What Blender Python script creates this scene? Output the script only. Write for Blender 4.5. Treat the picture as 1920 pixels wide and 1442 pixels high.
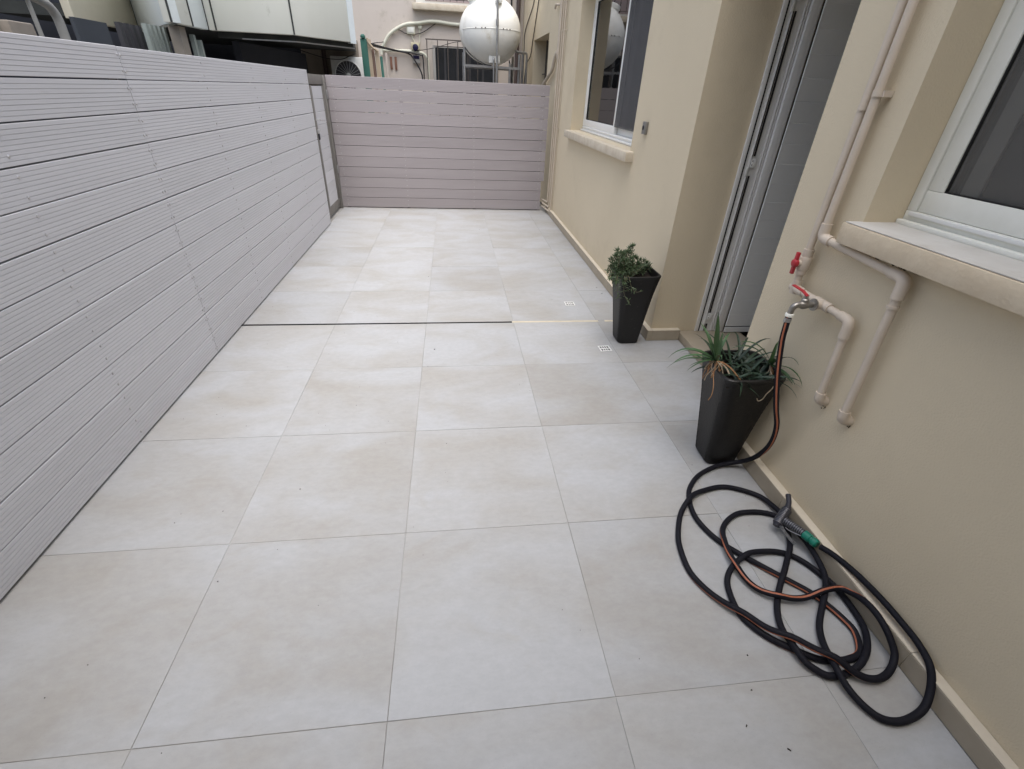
import bpy, bmesh, math, random
import numpy as np
from mathutils import Vector, Matrix
random.seed(7)
for o in list(bpy.data.objects): bpy.data.objects.remove(o, do_unlink=True)
SC = bpy.context.scene
COL = SC.collection
rad = math.radians

# ------------------------------------------------------------------ camera
yaw, pitch, roll = 0.1371, 0.5615, 0.0460
CAM = Vector((0.8007, -2.9746, 1.3702))
fw = Vector((math.sin(yaw)*math.cos(pitch), math.cos(yaw)*math.cos(pitch), -math.sin(pitch)))
rt = Vector((math.cos(yaw), -math.sin(yaw), 0)); up = rt.cross(fw)
r2 = math.cos(roll)*rt + math.sin(roll)*up; u2 = -math.sin(roll)*rt + math.cos(roll)*up
cam = bpy.data.cameras.new('camera'); cam_o = bpy.data.objects.new('camera', cam); COL.objects.link(cam_o)
cam.sensor_fit = 'HORIZONTAL'; cam.sensor_width = 36.0; cam.lens = 875.61/1920*36.0
cam.clip_start = 0.02; cam.clip_end = 500
cam_o.matrix_world = Matrix(((r2.x,u2.x,-fw.x,CAM.x),(r2.y,u2.y,-fw.y,CAM.y),(r2.z,u2.z,-fw.z,CAM.z),(0,0,0,1)))
SC.camera = cam_o

# ------------------------------------------------------------------ sky, sun, exposure
SUN_EL, SUN_AZ = 74.0, 165.0          # high and hazy, behind the viewpoint
w = bpy.data.worlds.new('World'); SC.world = w; w.use_nodes = True
nt = w.node_tree; nt.nodes.clear()
sky = nt.nodes.new('ShaderNodeTexSky'); sky.sky_type = 'NISHITA'; sky.sun_disc = False
sky.sun_elevation = rad(SUN_EL); sky.sun_rotation = rad(SUN_AZ)
sky.air_density = 1.0; sky.dust_density = 4.0; sky.ozone_density = 1.0
hs = nt.nodes.new('ShaderNodeHueSaturation'); hs.inputs['Saturation'].default_value = 0.66
bg = nt.nodes.new('ShaderNodeBackground'); bg.inputs[1].default_value = 0.15
wo = nt.nodes.new('ShaderNodeOutputWorld')
nt.links.new(sky.outputs[0], hs.inputs['Color']); nt.links.new(hs.outputs[0], bg.inputs[0]); nt.links.new(bg.outputs[0], wo.inputs[0])
sun = bpy.data.lights.new('sun', 'SUN'); sun.energy = 1.25; sun.angle = rad(74); sun.color = (1.0, 0.995, 0.985)
sun_o = bpy.data.objects.new('sun', sun); COL.objects.link(sun_o)
sd = Vector((math.sin(rad(SUN_AZ))*math.cos(rad(SUN_EL)), math.cos(rad(SUN_AZ))*math.cos(rad(SUN_EL)), math.sin(rad(SUN_EL))))
sun_o.rotation_euler = sd.to_track_quat('Z', 'Y').to_euler(); sun_o.location = (0, 0, 12)
vs = SC.view_settings; vs.view_transform = 'Standard'; vs.look = 'None'; vs.gamma = 1.0; vs.exposure = 0.90
vs.use_curve_mapping = False

# ------------------------------------------------------------------ materials
MATS = {}
def mat(name, col, rough=0.7, col2=None, scale=6.0, amt=1.0, bump=0.0, bscale=200.0, metal=0.0, spec=0.4,
        per_obj=0.0, stretch=(1, 1, 1), grime=None, gscale=1.5, gthr=0.6, detail=6.0):
    m = bpy.data.materials.new(name); m.use_nodes = True; n = m.node_tree.nodes; l = m.node_tree.links
    b = n['Principled BSDF']; b.inputs['Roughness'].default_value = rough; b.inputs['Metallic'].default_value = metal
    b.inputs['Specular IOR Level'].default_value = spec
    c1 = (*col, 1); c2 = (*(col2 or tuple(x*0.86 for x in col)), 1)
    tc = n.new('ShaderNodeTexCoord'); oi = n.new('ShaderNodeObjectInfo')
    add = n.new('ShaderNodeVectorMath'); add.operation = 'ADD'
    mul = n.new('ShaderNodeVectorMath'); mul.operation = 'SCALE'; mul.inputs[0].default_value = (37.1, 19.7, 53.3)
    l.new(oi.outputs['Random'], mul.inputs['Scale']); l.new(tc.outputs['Object'], add.inputs[0]); l.new(mul.outputs[0], add.inputs[1])
    mp = n.new('ShaderNodeMapping'); mp.inputs['Scale'].default_value = stretch; l.new(add.outputs[0], mp.inputs[0])
    nz = n.new('ShaderNodeTexNoise'); nz.inputs['Scale'].default_value = scale; nz.inputs['Detail'].default_value = detail
    nz.inputs['Roughness'].default_value = 0.62; l.new(mp.outputs[0], nz.inputs['Vector'])
    rp = n.new('ShaderNodeValToRGB'); rp.color_ramp.elements[0].position = 0.5-0.22*amt; rp.color_ramp.elements[1].position = 0.5+0.22*amt
    rp.color_ramp.elements[0].color = c2; rp.color_ramp.elements[1].color = c1
    l.new(nz.outputs[0], rp.inputs[0]); out = rp.outputs[0]
    if grime:
        g = n.new('ShaderNodeTexNoise'); g.inputs['Scale'].default_value = gscale; g.inputs['Detail'].default_value = 8; g.inputs['Roughness'].default_value = 0.7
        l.new(mp.outputs[0], g.inputs['Vector'])
        gr = n.new('ShaderNodeValToRGB'); gr.color_ramp.elements[0].position = gthr; gr.color_ramp.elements[1].position = gthr+0.16
        gr.color_ramp.elements[0].color = (0, 0, 0, 1); gr.color_ramp.elements[1].color = (1, 1, 1, 1); l.new(g.outputs[0], gr.inputs[0])
        mx = n.new('ShaderNodeMix'); mx.data_type = 'RGBA'; mx.inputs['B'].default_value = (*grime, 1)
        l.new(gr.outputs[0], mx.inputs['Factor']); l.new(out, mx.inputs['A']); out = mx.outputs['Result']
    if per_obj:
        hsv = n.new('ShaderNodeHueSaturation'); mr = n.new('ShaderNodeMapRange')
        mr.inputs['To Min'].default_value = 1-per_obj; mr.inputs['To Max'].default_value = 1+per_obj
        l.new(oi.outputs['Random'], mr.inputs['Value']); l.new(mr.outputs[0], hsv.inputs['Value']); l.new(out, hsv.inputs['Color']); out = hsv.outputs[0]
    l.new(out, b.inputs['Base Color'])
    if bump:
        bn = n.new('ShaderNodeTexNoise'); bn.inputs['Scale'].default_value = bscale; bn.inputs['Detail'].default_value = 4
        l.new(tc.outputs['Object'], bn.inputs['Vector'])
        bp = n.new('ShaderNodeBump'); bp.inputs['Strength'].default_value = bump; bp.inputs['Distance'].default_value = 0.002
        l.new(bn.outputs[0], bp.inputs['Height']); l.new(bp.outputs[0], b.inputs['Normal'])
    MATS[name] = m
    return m

def glass_mat(name, tint=(0.9, 0.93, 0.92), rough=0.0):
    m = bpy.data.materials.new(name); m.use_nodes = True; n = m.node_tree.nodes; l = m.node_tree.links
    n.remove(n['Principled BSDF']); o = n['Material Output']
    t = n.new('ShaderNodeBsdfTransparent'); t.inputs[0].default_value = (*tint, 1)
    g = n.new('ShaderNodeBsdfGlossy'); g.inputs['Roughness'].default_value = rough
    f = n.new('ShaderNodeFresnel'); f.inputs['IOR'].default_value = 2.0
    mx = n.new('ShaderNodeMixShader'); l.new(f.outputs[0], mx.inputs[0]); l.new(t.outputs[0], mx.inputs[1]); l.new(g.outputs[0], mx.inputs[2])
    l.new(mx.outputs[0], o.inputs['Surface']); MATS[name] = m
def screen_mat(name, col, opac):
    m = bpy.data.materials.new(name); m.use_nodes = True; n = m.node_tree.nodes; l = m.node_tree.links
    b = n['Principled BSDF']; b.inputs['Base Color'].default_value = (*col, 1); b.inputs['Roughness'].default_value = 0.8
    b.inputs['Alpha'].default_value = opac; MATS[name] = m

def tile_mat():
    m = bpy.data.materials.new('tile'); m.use_nodes = True; n = m.node_tree.nodes; l = m.node_tree.links
    b = n['Principled BSDF']; b.inputs['Specular IOR Level'].default_value = 0.35
    tc = n.new('ShaderNodeTexCoord'); oi = n.new('ShaderNodeObjectInfo')
    mul = n.new('ShaderNodeVectorMath'); mul.operation = 'SCALE'; mul.inputs[0].default_value = (91.0, 47.0, 13.0); l.new(oi.outputs['Random'], mul.inputs['Scale'])
    add = n.new('ShaderNodeVectorMath'); add.operation = 'ADD'; l.new(tc.outputs['Object'], add.inputs[0]); l.new(mul.outputs[0], add.inputs[1])
    mp = n.new('ShaderNodeMapping'); mp.inputs['Scale'].default_value = (1.0, 1.7, 1); l.new(add.outputs[0], mp.inputs[0])
    def noise(s, d, r=0.6, dist=0.0):
        x = n.new('ShaderNodeTexNoise'); x.inputs['Scale'].default_value = s; x.inputs['Detail'].default_value = d; x.inputs['Roughness'].default_value = r
        x.inputs['Distortion'].default_value = dist; l.new(mp.outputs[0], x.inputs['Vector']); return x.outputs[0]
    def ramp(v, p0, p1, a, c):
        r = n.new('ShaderNodeValToRGB'); r.color_ramp.elements[0].position = p0; r.color_ramp.elements[1].position = p1
        r.color_ramp.elements[0].color = (*a, 1); r.color_ramp.elements[1].color = (*c, 1); l.new(v, r.inputs[0]); return r.outputs[0]
    def mix(f, a, bb, blend='MIX'):
        x = n.new('ShaderNodeMix'); x.data_type = 'RGBA'; x.blend_type = blend
        if isinstance(f, float): x.inputs['Factor'].default_value = f
        else: l.new(f, x.inputs['Factor'])
        l.new(a, x.inputs['A'])
        if isinstance(bb, tuple): x.inputs['B'].default_value = (*bb, 1)
        else: l.new(bb, x.inputs['B'])
        return x.outputs['Result']
    base = ramp(noise(1.9, 5, 0.55, 0.5), 0.34, 0.62, (0.368, 0.358, 0.338), (0.424, 0.434, 0.445))
    fine = ramp(noise(28, 6, 0.7), 0.35, 0.65, (0.91, 0.91, 0.91), (1.0, 1.0, 1.0))
    c = mix(1.0, base, fine, 'MULTIPLY')
    patch = ramp(noise(3.6, 7, 0.68, 0.9), 0.56, 0.80, (0, 0, 0), (0.55, 0.55, 0.55))
    c = mix(patch, c, (0.335, 0.312, 0.276))
    spk = ramp(noise(240, 2, 0.5), 0.68, 0.74, (1, 1, 1), (0.86, 0.86, 0.85)); c = mix(1.0, c, spk, 'MULTIPLY')
    hsv = n.new('ShaderNodeHueSaturation'); mr = n.new('ShaderNodeMapRange'); mr.inputs['To Min'].default_value = 0.95; mr.inputs['To Max'].default_value = 1.035
    l.new(oi.outputs['Random'], mr.inputs['Value']); l.new(mr.outputs[0], hsv.inputs['Value']); l.new(c, hsv.inputs['Color'])
    l.new(hsv.outputs[0], b.inputs['Base Color'])
    rr = n.new('ShaderNodeMapRange'); rr.inputs['To Min'].default_value = 0.36; rr.inputs['To Max'].default_value = 0.62; l.new(noise(9, 6, 0.7), rr.inputs['Value'])
    l.new(rr.outputs[0], b.inputs['Roughness'])
    bp = n.new('ShaderNodeBump'); bp.inputs['Strength'].default_value = 0.10; bp.inputs['Distance'].default_value = 0.001; l.new(noise(60, 5, 0.7), bp.inputs['Height']); l.new(bp.outputs[0], b.inputs['Normal'])
    MATS['tile'] = m
tile_mat()
mat('concrete', (0.34, 0.33, 0.31), 0.9, scale=2, bump=0.4)
mat('grout', (0.50, 0.50, 0.49), 0.95, (0.27, 0.26, 0.24), scale=1.3, amt=0.75, bump=0.3, grime=(0.05, 0.045, 0.04), gscale=7, gthr=0.60)
mat('black_foam', (0.004, 0.004, 0.005), 0.9, bump=0.5)
mat('sealant', (0.66, 0.60, 0.46), 0.6, (0.52, 0.46, 0.34), scale=14)
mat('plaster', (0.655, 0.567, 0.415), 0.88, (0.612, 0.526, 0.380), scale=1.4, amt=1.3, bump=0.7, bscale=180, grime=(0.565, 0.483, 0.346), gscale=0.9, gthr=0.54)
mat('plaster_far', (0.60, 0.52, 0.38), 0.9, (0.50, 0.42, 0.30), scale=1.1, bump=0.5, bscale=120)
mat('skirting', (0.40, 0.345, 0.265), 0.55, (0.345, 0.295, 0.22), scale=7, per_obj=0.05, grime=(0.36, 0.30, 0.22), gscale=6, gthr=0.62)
mat('sill_sky_worn', (0.60, 0.585, 0.55), 0.6, (0.49, 0.465, 0.42), scale=9, bump=0.4, bscale=60, grime=(0.40, 0.35, 0.27), gscale=5, gthr=0.58)
mat('skirting_top_light', (0.68, 0.615, 0.50), 0.8, (0.60, 0.535, 0.42), scale=9)  # pale tone that paints sky light onto the skirting tops
mat('marble_sill', (0.66, 0.60, 0.49), 0.55, (0.50, 0.42, 0.31), scale=14, amt=1.2, bump=0.25, bscale=90, grime=(0.33, 0.25, 0.16), gscale=11, gthr=0.63)
mat('stone_rough', (0.66, 0.565, 0.42), 0.8, (0.54, 0.44, 0.31), scale=16, amt=1.2, bump=0.8, bscale=110, grime=(0.36, 0.275, 0.175), gscale=9, gthr=0.61)
mat('pvc_white', (0.84, 0.84, 0.81), 0.38, (0.80, 0.80, 0.77), scale=4)
mat('pvc_dirty', (0.80, 0.80, 0.74), 0.5, (0.72, 0.72, 0.65), scale=8, grime=(0.22, 0.21, 0.17), gscale=25, gthr=0.66)
mat('alu_grey', (0.76, 0.76, 0.74), 0.42, (0.72, 0.72, 0.70), scale=5)
mat('shutter_grey', (0.76, 0.77, 0.76), 0.5, (0.72, 0.73, 0.72), scale=3)
mat('gasket', (0.012, 0.012, 0.012), 0.7)
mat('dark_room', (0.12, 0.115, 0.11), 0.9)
mat('blind', (0.17, 0.17, 0.165), 0.8)
glass_mat('glass'); screen_mat('fly_screen', (0.10, 0.10, 0.105), 0.62); screen_mat('fly_screen_near', (0.14, 0.135, 0.125), 0.5)
mat('wpc_cool', (0.590, 0.592, 0.620), 0.78, (0.530, 0.530, 0.552), scale=3.0, amt=1.2, bump=0.35, bscale=350, per_obj=0.03, stretch=(1, 0.25, 3), grime=(0.30, 0.275, 0.26), gscale=4, gthr=0.66)
mat('wpc_warm', (0.395, 0.362, 0.370), 0.80, (0.345, 0.315, 0.32), scale=3.0, amt=1.2, bump=0.35, bscale=350, per_obj=0.045, stretch=(0.25, 1, 3), grime=(0.27, 0.235, 0.215), gscale=4, gthr=0.66)
mat('steel_post', (0.215, 0.205, 0.19), 0.55, (0.17, 0.16, 0.148), scale=9, metal=0.2)
mat('galvanised', (0.42, 0.42, 0.42), 0.4, (0.30, 0.30, 0.30), scale=20, metal=0.7)
mat('chrome', (0.82, 0.82, 0.83), 0.3, metal=0.7)
mat('screw', (0.62, 0.61, 0.62), 0.35, metal=0.8)
mat('pipe_paint', (0.60, 0.52, 0.43), 0.55, (0.54, 0.465, 0.375), scale=9, bump=0.1)
mat('pipe_old', (0.55, 0.48, 0.39), 0.6, (0.48, 0.41, 0.33), scale=9)
mat('red_plastic', (0.44, 0.030, 0.040), 0.4, (0.36, 0.025, 0.035), scale=20)
mat('brass_dull', (0.36, 0.345, 0.32), 0.38, (0.24, 0.225, 0.20), scale=30, metal=0.75)
mat('rubber_black', (0.008, 0.008, 0.012), 0.62, (0.012, 0.012, 0.017), scale=60, spec=0.16, grime=(0.16, 0.16, 0.18), gscale=45, gthr=0.69)
mat('hose_orange', (0.40, 0.135, 0.07), 0.5, (0.30, 0.095, 0.05), scale=80)
mat('gun_metal', (0.30, 0.305, 0.32), 0.38, (0.10, 0.10, 0.11), scale=90, metal=0.6)
mat('gun_dark', (0.03, 0.03, 0.04), 0.45)
mat('connector_green', (0.010, 0.19, 0.13), 0.38, (0.008, 0.15, 0.10), scale=40)
mat('wicker_black', (0.0095, 0.0085, 0.0082), 0.5, (0.005, 0.0045, 0.0042), spec=0.5, scale=90, bump=0.5, bscale=160, grime=(0.075, 0.066, 0.058), gscale=30, gthr=0.63)
mat('soil', (0.035, 0.025, 0.018), 1.0, (0.015, 0.011, 0.008), scale=60, bump=1.0, bscale=120)
mat('leaf_blade', (0.052, 0.105, 0.036), 0.5, (0.030, 0.066, 0.030), scale=22, per_obj=0.35)
mat('leaf_deep', (0.022, 0.046, 0.024), 0.5, (0.014, 0.030, 0.018), scale=22, per_obj=0.35)
mat('leaf_succulent', (0.085, 0.125, 0.058), 0.5, (0.042, 0.068, 0.030), scale=70)
mat('stem', (0.15, 0.14, 0.085), 0.7, (0.10, 0.09, 0.05), scale=60)
mat('dry_root', (0.36, 0.205, 0.10), 0.8, (0.25, 0.12, 0.055), scale=60, per_obj=0.25)
mat('pale_root', (0.42, 0.35, 0.26), 0.8, (0.33, 0.26, 0.18), scale=60)
mat('drain_white', (0.84, 0.84, 0.82), 0.4)
mat('hole_dark', (0.003, 0.003, 0.003), 0.9)
mat('debris', (0.03, 0.022, 0.015), 0.9)
mat('mould', (0.040, 0.028, 0.016), 0.95, (0.085, 0.055, 0.03), scale=60, bump=1.0, bscale=90)
mat('bell_metal', (0.30, 0.295, 0.28), 0.4, metal=0.6)
mat('facade', (0.60, 0.54, 0.485), 0.9, (0.52, 0.46, 0.405), scale=1.3, amt=1.4, bump=0.5, bscale=90, grime=(0.37, 0.33, 0.26), gscale=1.6, gthr=0.58)
mat('facade_brown', (0.27, 0.235, 0.195), 0.9, (0.215, 0.185, 0.15), scale=2.5, bump=0.4, bscale=90)
mat('old_panel', (0.70, 0.71, 0.65), 0.75, (0.62, 0.63, 0.56), scale=1.6, amt=1.3, bump=0.3, bscale=60, grime=(0.24, 0.26, 0.18), gscale=3.2, gthr=0.62, stretch=(1, 1, 0.5))
mat('old_panel_tan', (0.70, 0.66, 0.54), 0.8, (0.62, 0.58, 0.46), scale=1.6, bump=0.3, grime=(0.20, 0.19, 0.13), gscale=3, gthr=0.64)
mat('old_panel_pale', (0.74, 0.80, 0.80), 0.6, (0.68, 0.73, 0.71), scale=1.6, grime=(0.30, 0.34, 0.26), gscale=4, gthr=0.64)
mat('panel_trim', (0.66, 0.72, 0.74), 0.5)
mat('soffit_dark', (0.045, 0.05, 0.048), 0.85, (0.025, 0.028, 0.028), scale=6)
mat('shade_dark', (0.045, 0.050, 0.066), 0.9, (0.035, 0.040, 0.054), scale=4)  # near-black colour standing in for shade behind fences and under the balcony
mat('louvre', (0.30, 0.34, 0.32), 0.5, (0.22, 0.25, 0.235), scale=6)
mat('grey_tube', (0.33, 0.33, 0.315), 0.5, (0.27, 0.27, 0.255), scale=9)
mat('stone_block', (0.30, 0.27, 0.235), 0.9, (0.22, 0.195, 0.165), scale=6, bump=0.5, bscale=50)
mat('blue_grey_sheet', (0.05, 0.058, 0.07), 0.7, (0.038, 0.045, 0.056), scale=3)
mat('tank_white', (0.90, 0.90, 0.86), 0.4, (0.86, 0.85, 0.79), scale=1.6, amt=1.4, grime=(0.64, 0.60, 0.49), gscale=3.0, gthr=0.56)
mat('ac_white', (0.66, 0.67, 0.65), 0.5, (0.60, 0.61, 0.59), scale=5)
mat('grille_dark', (0.045, 0.045, 0.05), 0.6)
mat('wire_grey', (0.55, 0.56, 0.57), 0.5)
mat('green_paint', (0.035, 0.135, 0.105), 0.6, (0.025, 0.10, 0.08), scale=8)
mat('tan_wood', (0.42, 0.35, 0.26), 0.75, (0.33, 0.265, 0.19), scale=5, stretch=(6, 6, 0.6))
mat('brown_wood', (0.19, 0.125, 0.10), 0.75, (0.14, 0.09, 0.07), scale=5, stretch=(6, 6, 0.6))
mat('conduit_white', (0.66, 0.66, 0.56), 0.5, (0.56, 0.56, 0.45), scale=9)
mat('cable_black', (0.018, 0.018, 0.02), 0.6)
mat('rusty_iron', (0.10, 0.085, 0.075), 0.75, (0.06, 0.05, 0.045), scale=30)
mat('rust_brown', (0.25, 0.13, 0.09), 0.8)
mat('box_yellow', (0.52, 0.47, 0.32), 0.6)
mat('lens_dark', (0.015, 0.014, 0.05), 0.15)
mat('dark_pane', (0.03, 0.033, 0.038), 0.2, (0.018, 0.02, 0.024), scale=4)
mat('downpipe_brown', (0.085, 0.06, 0.055), 0.6)
mat('pink_blind', (0.44, 0.36, 0.36), 0.7)
mat('window_grey', (0.40, 0.385, 0.36), 0.6)

# ------------------------------------------------------------------ mesh helpers
class MB:
    def __init__(s): s.v = []; s.f = []
    def add(s, vs, fs):
        k = len(s.v); s.v += [tuple(a) for a in vs]; s.f += [tuple(i+k for i in f) for f in fs]; return s
    def box(s, x0, x1, y0, y1, z0, z1):
        return s.add([(x0,y0,z0),(x1,y0,z0),(x1,y1,z0),(x0,y1,z0),(x0,y0,z1),(x1,y0,z1),(x1,y1,z1),(x0,y1,z1)],
                     [(0,3,2,1),(4,5,6,7),(0,1,5,4),(1,2,6,5),(2,3,7,6),(3,0,4,7)])
    def bar(s, a, b, wdt, dep, ref=(0, 0, 1)):
        a = Vector(a); b = Vector(b); t = (b-a).normalized(); r = Vector(ref)
        if abs(t.dot(r)) > 0.95: r = Vector((1, 0, 0))
        n = t.cross(r).normalized(); m = n.cross(t).normalized()
        vs = []
        for p in (a, b):
            for q, e in ((-1,-1),(1,-1),(1,1),(-1,1)): vs.append(p+n*(q*wdt/2)+m*(e*dep/2))
        return s.add(vs, [(0,1,2,3),(7,6,5,4),(0,4,5,1),(1,5,6,2),(2,6,7,3),(3,7,4,0)])
    def tube(s, pts, r, n=12, caps=True):
        P = [Vector(p) for p in pts]; N = len(P); R = r if isinstance(r, (list, tuple)) else [r]*N
        T = [(P[min(i+1, N-1)]-P[max(i-1, 0)]).normalized() for i in range(N)]
        ref = Vector((0, 0, 1)) if abs(T[0].z) < 0.9 else Vector((1, 0, 0))
        u = T[0].cross(ref).normalized(); vs = []; fs = []
        for i in range(N):
            u = (u-T[i]*u.dot(T[i])).normalized(); q = T[i].cross(u)
            for k in range(n):
                a = 2*math.pi*k/n; vs.append(P[i]+(u*math.cos(a)+q*math.sin(a))*R[i])
        for i in range(N-1):
            for k in range(n):
                a = i*n+k; b = i*n+(k+1) % n; fs.append((a, b, b+n, a+n))
        if caps: fs.append(tuple(range(n-1, -1, -1))); fs.append(tuple(range((N-1)*n, N*n)))
        return s.add(vs, fs)
    def lathe(s, prof, org, axis, n=24):
        ax = Vector(axis).normalized(); ref = Vector((0, 0, 1)) if abs(ax.z) < 0.9 else Vector((1, 0, 0))
        u = ax.cross(ref).normalized(); q = ax.cross(u); o = Vector(org); vs = []; fs = []
        for r, h in prof:
            for k in range(n):
                a = 2*math.pi*k/n; vs.append(o+ax*h+(u*math.cos(a)+q*math.sin(a))*max(r, 1e-5))
        for i in range(len(prof)-1):
            for k in range(n):
                a = i*n+k; b = i*n+(k+1) % n; fs.append((a, b, b+n, a+n))
        fs.append(tuple(range(n-1, -1, -1))); fs.append(tuple(range((len(prof)-1)*n, len(prof)*n)))
        return s.add(vs, fs)
    def prism(s, poly, z0, z1):
        n = len(poly)
        return s.add([(x, y, z0) for x, y in poly]+[(x, y, z1) for x, y in poly],
                     [tuple(range(n-1, -1, -1)), tuple(range(n, 2*n))]+[(i, (i+1) % n, (i+1) % n+n, i+n) for i in range(n)])

def mesh_from(name, mb, m, smooth=False, bev=0.0, seg=2, org=(0, 0, 0)):
    me = bpy.data.meshes.new(name); o = Vector(org)
    me.from_pydata([tuple(Vector(v)-o) for v in mb.v], [], mb.f)
    bm = bmesh.new(); bm.from_mesh(me)
    bmesh.ops.recalc_face_normals(bm, faces=bm.faces)
    if bev:
        es = [e for e in bm.edges if len(e.link_faces) == 2 and e.calc_face_angle(0) > 0.5]
        bmesh.ops.bevel(bm, geom=es, offset=bev, segments=seg, affect='EDGES', profile=0.5)
    bm.to_mesh(me); bm.free()
    me.materials.append(MATS[m])
    if smooth or bev:
        me.shade_smooth()
        if hasattr(me, 'set_sharp_from_angle'): me.set_sharp_from_angle(angle=rad(40))
    return me
def link(name, me, parent=None, loc=(0, 0, 0), rot=None):
    o = bpy.data.objects.new(name, me); COL.objects.link(o); o.location = loc
    if rot: o.rotation_euler = rot
    if parent: o.parent = parent
    return o
def wloc(o):
    v = Vector((0, 0, 0))
    while o: v += o.location; o = o.parent
    return v
def part(name, mb, m, parent=None, smooth=False, bev=0.0, seg=2, label=None, kind=None):
    xs = np.array([tuple(v) for v in mb.v]); c = (xs.min(0)+xs.max(0))/2; c[2] = xs[:, 2].min()
    me = mesh_from(name, mb, m, smooth, bev, seg, c)
    o = link(name, me, parent, Vector(c)-(wloc(parent) if parent else Vector((0, 0, 0))))
    if label: o['label'] = label
    if kind: o['kind'] = kind
    return o
def tag(o, label, cat, group=None):
    o['label'] = label; o['category'] = cat
    if group: o['group'] = group
    return o
def thing(name, label, cat, loc, group=None):
    o = bpy.data.objects.new(name, None); COL.objects.link(o); o.location = loc; o.empty_display_size = 0.1
    return tag(o, label, cat, group)
def catmull(pts, step=0.01):
    P = [np.array(p, float) for p in pts]; P = [2*P[0]-P[1]]+P+[2*P[-1]-P[-2]]; out = []
    for i in range(1, len(P)-2):
        p0, p1, p2, p3 = P[i-1:i+3]; n = max(2, int(np.linalg.norm(p2-p1)/step))
        for k in range(n):
            t = k/n; out.append(0.5*((2*p1)+(p2-p0)*t+(2*p0-5*p1+4*p2-p3)*t*t+(3*p1-p0-3*p2+p3)*t**3))
    out.append(P[-2]); return out
def arc_path(pts, r=0.03, n=6):
    """polyline with rounded corners"""
    P = [Vector(p) for p in pts]; out = [P[0]]
    for i in range(1, len(P)-1):
        a = (P[i-1]-P[i]).normalized(); b = (P[i+1]-P[i]).normalized(); s = P[i]+a*r; e = P[i]+b*r
        for k in range(n+1):
            t = k/n; out.append(s*(1-t)**2+P[i]*2*t*(1-t)+e*t*t)
    out.append(P[-1]); return out

# ================================================================== SETTING
RX, SK = 2.085, 2.050            # wall face and skirting face on the right
FX, BY = -0.585, 3.600           # faces of the left and back fences
gnd = part('ground', MB().box(-40, 40, -40, 40, -0.4, -0.03), 'concrete'); gnd['kind'] = 'structure'
floor = part('terrace_floor', MB().box(-0.68, 2.46, -4.55, 3.66, -0.03, -0.0022), 'grout'); floor['kind'] = 'structure'
# ---- 60 cm porcelain tiles, each its own object
def tile_mesh(wx, wy):
    me = mesh_from('tile', MB().box(-wx/2, wx/2, -wy/2, wy/2, -0.0032, 0.0), 'tile', bev=0.0006, seg=1); return me
cache = {}
gap = 0.0015
rows = [(0.6*j+(0.0115 if j == 0 else gap/2), 0.6*(j+1)-(0.0115 if j == -1 else gap/2)) for j in range(-7, 6)]
cols = [(-0.6+gap/2, -gap/2), (gap/2, 0.6-gap/2), (0.6+gap/2, 1.2-gap/2), (1.2+gap/2, 1.8-gap/2), (1.8+gap/2, None)]
for (y0, y1) in rows:
    for (x0, x1) in cols:
        segs = [(y0, y1, x1)]
        if x1 is None:
            segs = []
            if y0 > -0.05 or y1 < -1.23: segs = [(y0, y1, SK-0.001)]
            else:
                lo, hi = max(y0, -1.234), min(y1, -0.319)
                if y1 > hi: segs.append((hi+0.0005, y1, SK-0.001))
                if y0 < lo: segs.append((y0, lo-0.0005, SK-0.001))
                segs.append((lo, hi, 2.274))
        for (a, b, c) in segs:
            key = (round(c-x0, 4), round(b-a, 4))
            if key not in cache: cache[key] = tile_mesh(*key)
            o = link('tile', cache[key], floor, Vector(((x0+c)/2, (a+b)/2, random.uniform(-0.0006, 0.0004)))-wloc(floor),
                     (random.gauss(0, 0.0007), random.gauss(0, 0.0007), random.gauss(0, 0.0006)))
mb = MB(); pts = [(-0.66+i*0.05) for i in range(38)]
mb.box(-0.66, 1.19, -0.0113, 0.0113, -0.0021, -0.0018); part('expansion_joint', mb, 'black_foam', floor, label='black open expansion joint between two tile rows')
mb = MB()
for i in range(18):
    x = 1.192+i*0.0476
    if i == 13: continue
    mb.box(x, x+0.0478, -0.0106-random.uniform(0, 0.0012), 0.0106+random.uniform(0, 0.0012), -0.0021, -0.0002+random.uniform(0, 0.0008))
part('joint_sealant', mb, 'sealant', floor, label='cream sealant filling the right end of the joint')
# ---- floor drains
def drain(cx, cy, rz, label):
    t = thing('floor_drain', label, 'floor drain', (cx, cy, 0.0006)); s = 0.037
    mb = MB(); mb.box(cx-s, cx+s, cy-s, cy+s, 0.0006, 0.0010); part('drain_well', mb, 'hole_dark', t)
    mb = MB(); z0, z1 = 0.0011, 0.0036
    e = 0.0085; b_ = 0.0028
    mb.box(cx-s, cx+s, cy-s, cy-s+e, z0, z1); mb.box(cx-s, cx+s, cy+s-e, cy+s, z0, z1)
    mb.box(cx-s, cx-s+e, cy-s+e, cy+s-e, z0, z1); mb.box(cx+s-e, cx+s, cy-s+e, cy+s-e, z0, z1)
    mb.box(cx-s+e, cx+s-e, cy-0.0042, cy+0.0042, z0, z1)
    for k in (-1, 0, 1):
        q = cx+k*0.0143; mb.box(q-b_, q+b_, cy-s+e, cy-0.0042, z0, z1); mb.box(q-b_, q+b_, cy+0.0042, cy+s-e, z0, z1)
    part('grate', mb, 'drain_white', t)
    t.rotation_euler = (0, 0, rz)
drain(1.672, 0.315, 0.0, 'small white square floor drain on the back fence side of the expansion joint')
drain(1.739, -0.422, 0.06, 'small white square floor drain beside the tile joint near the succulent planter')
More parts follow.
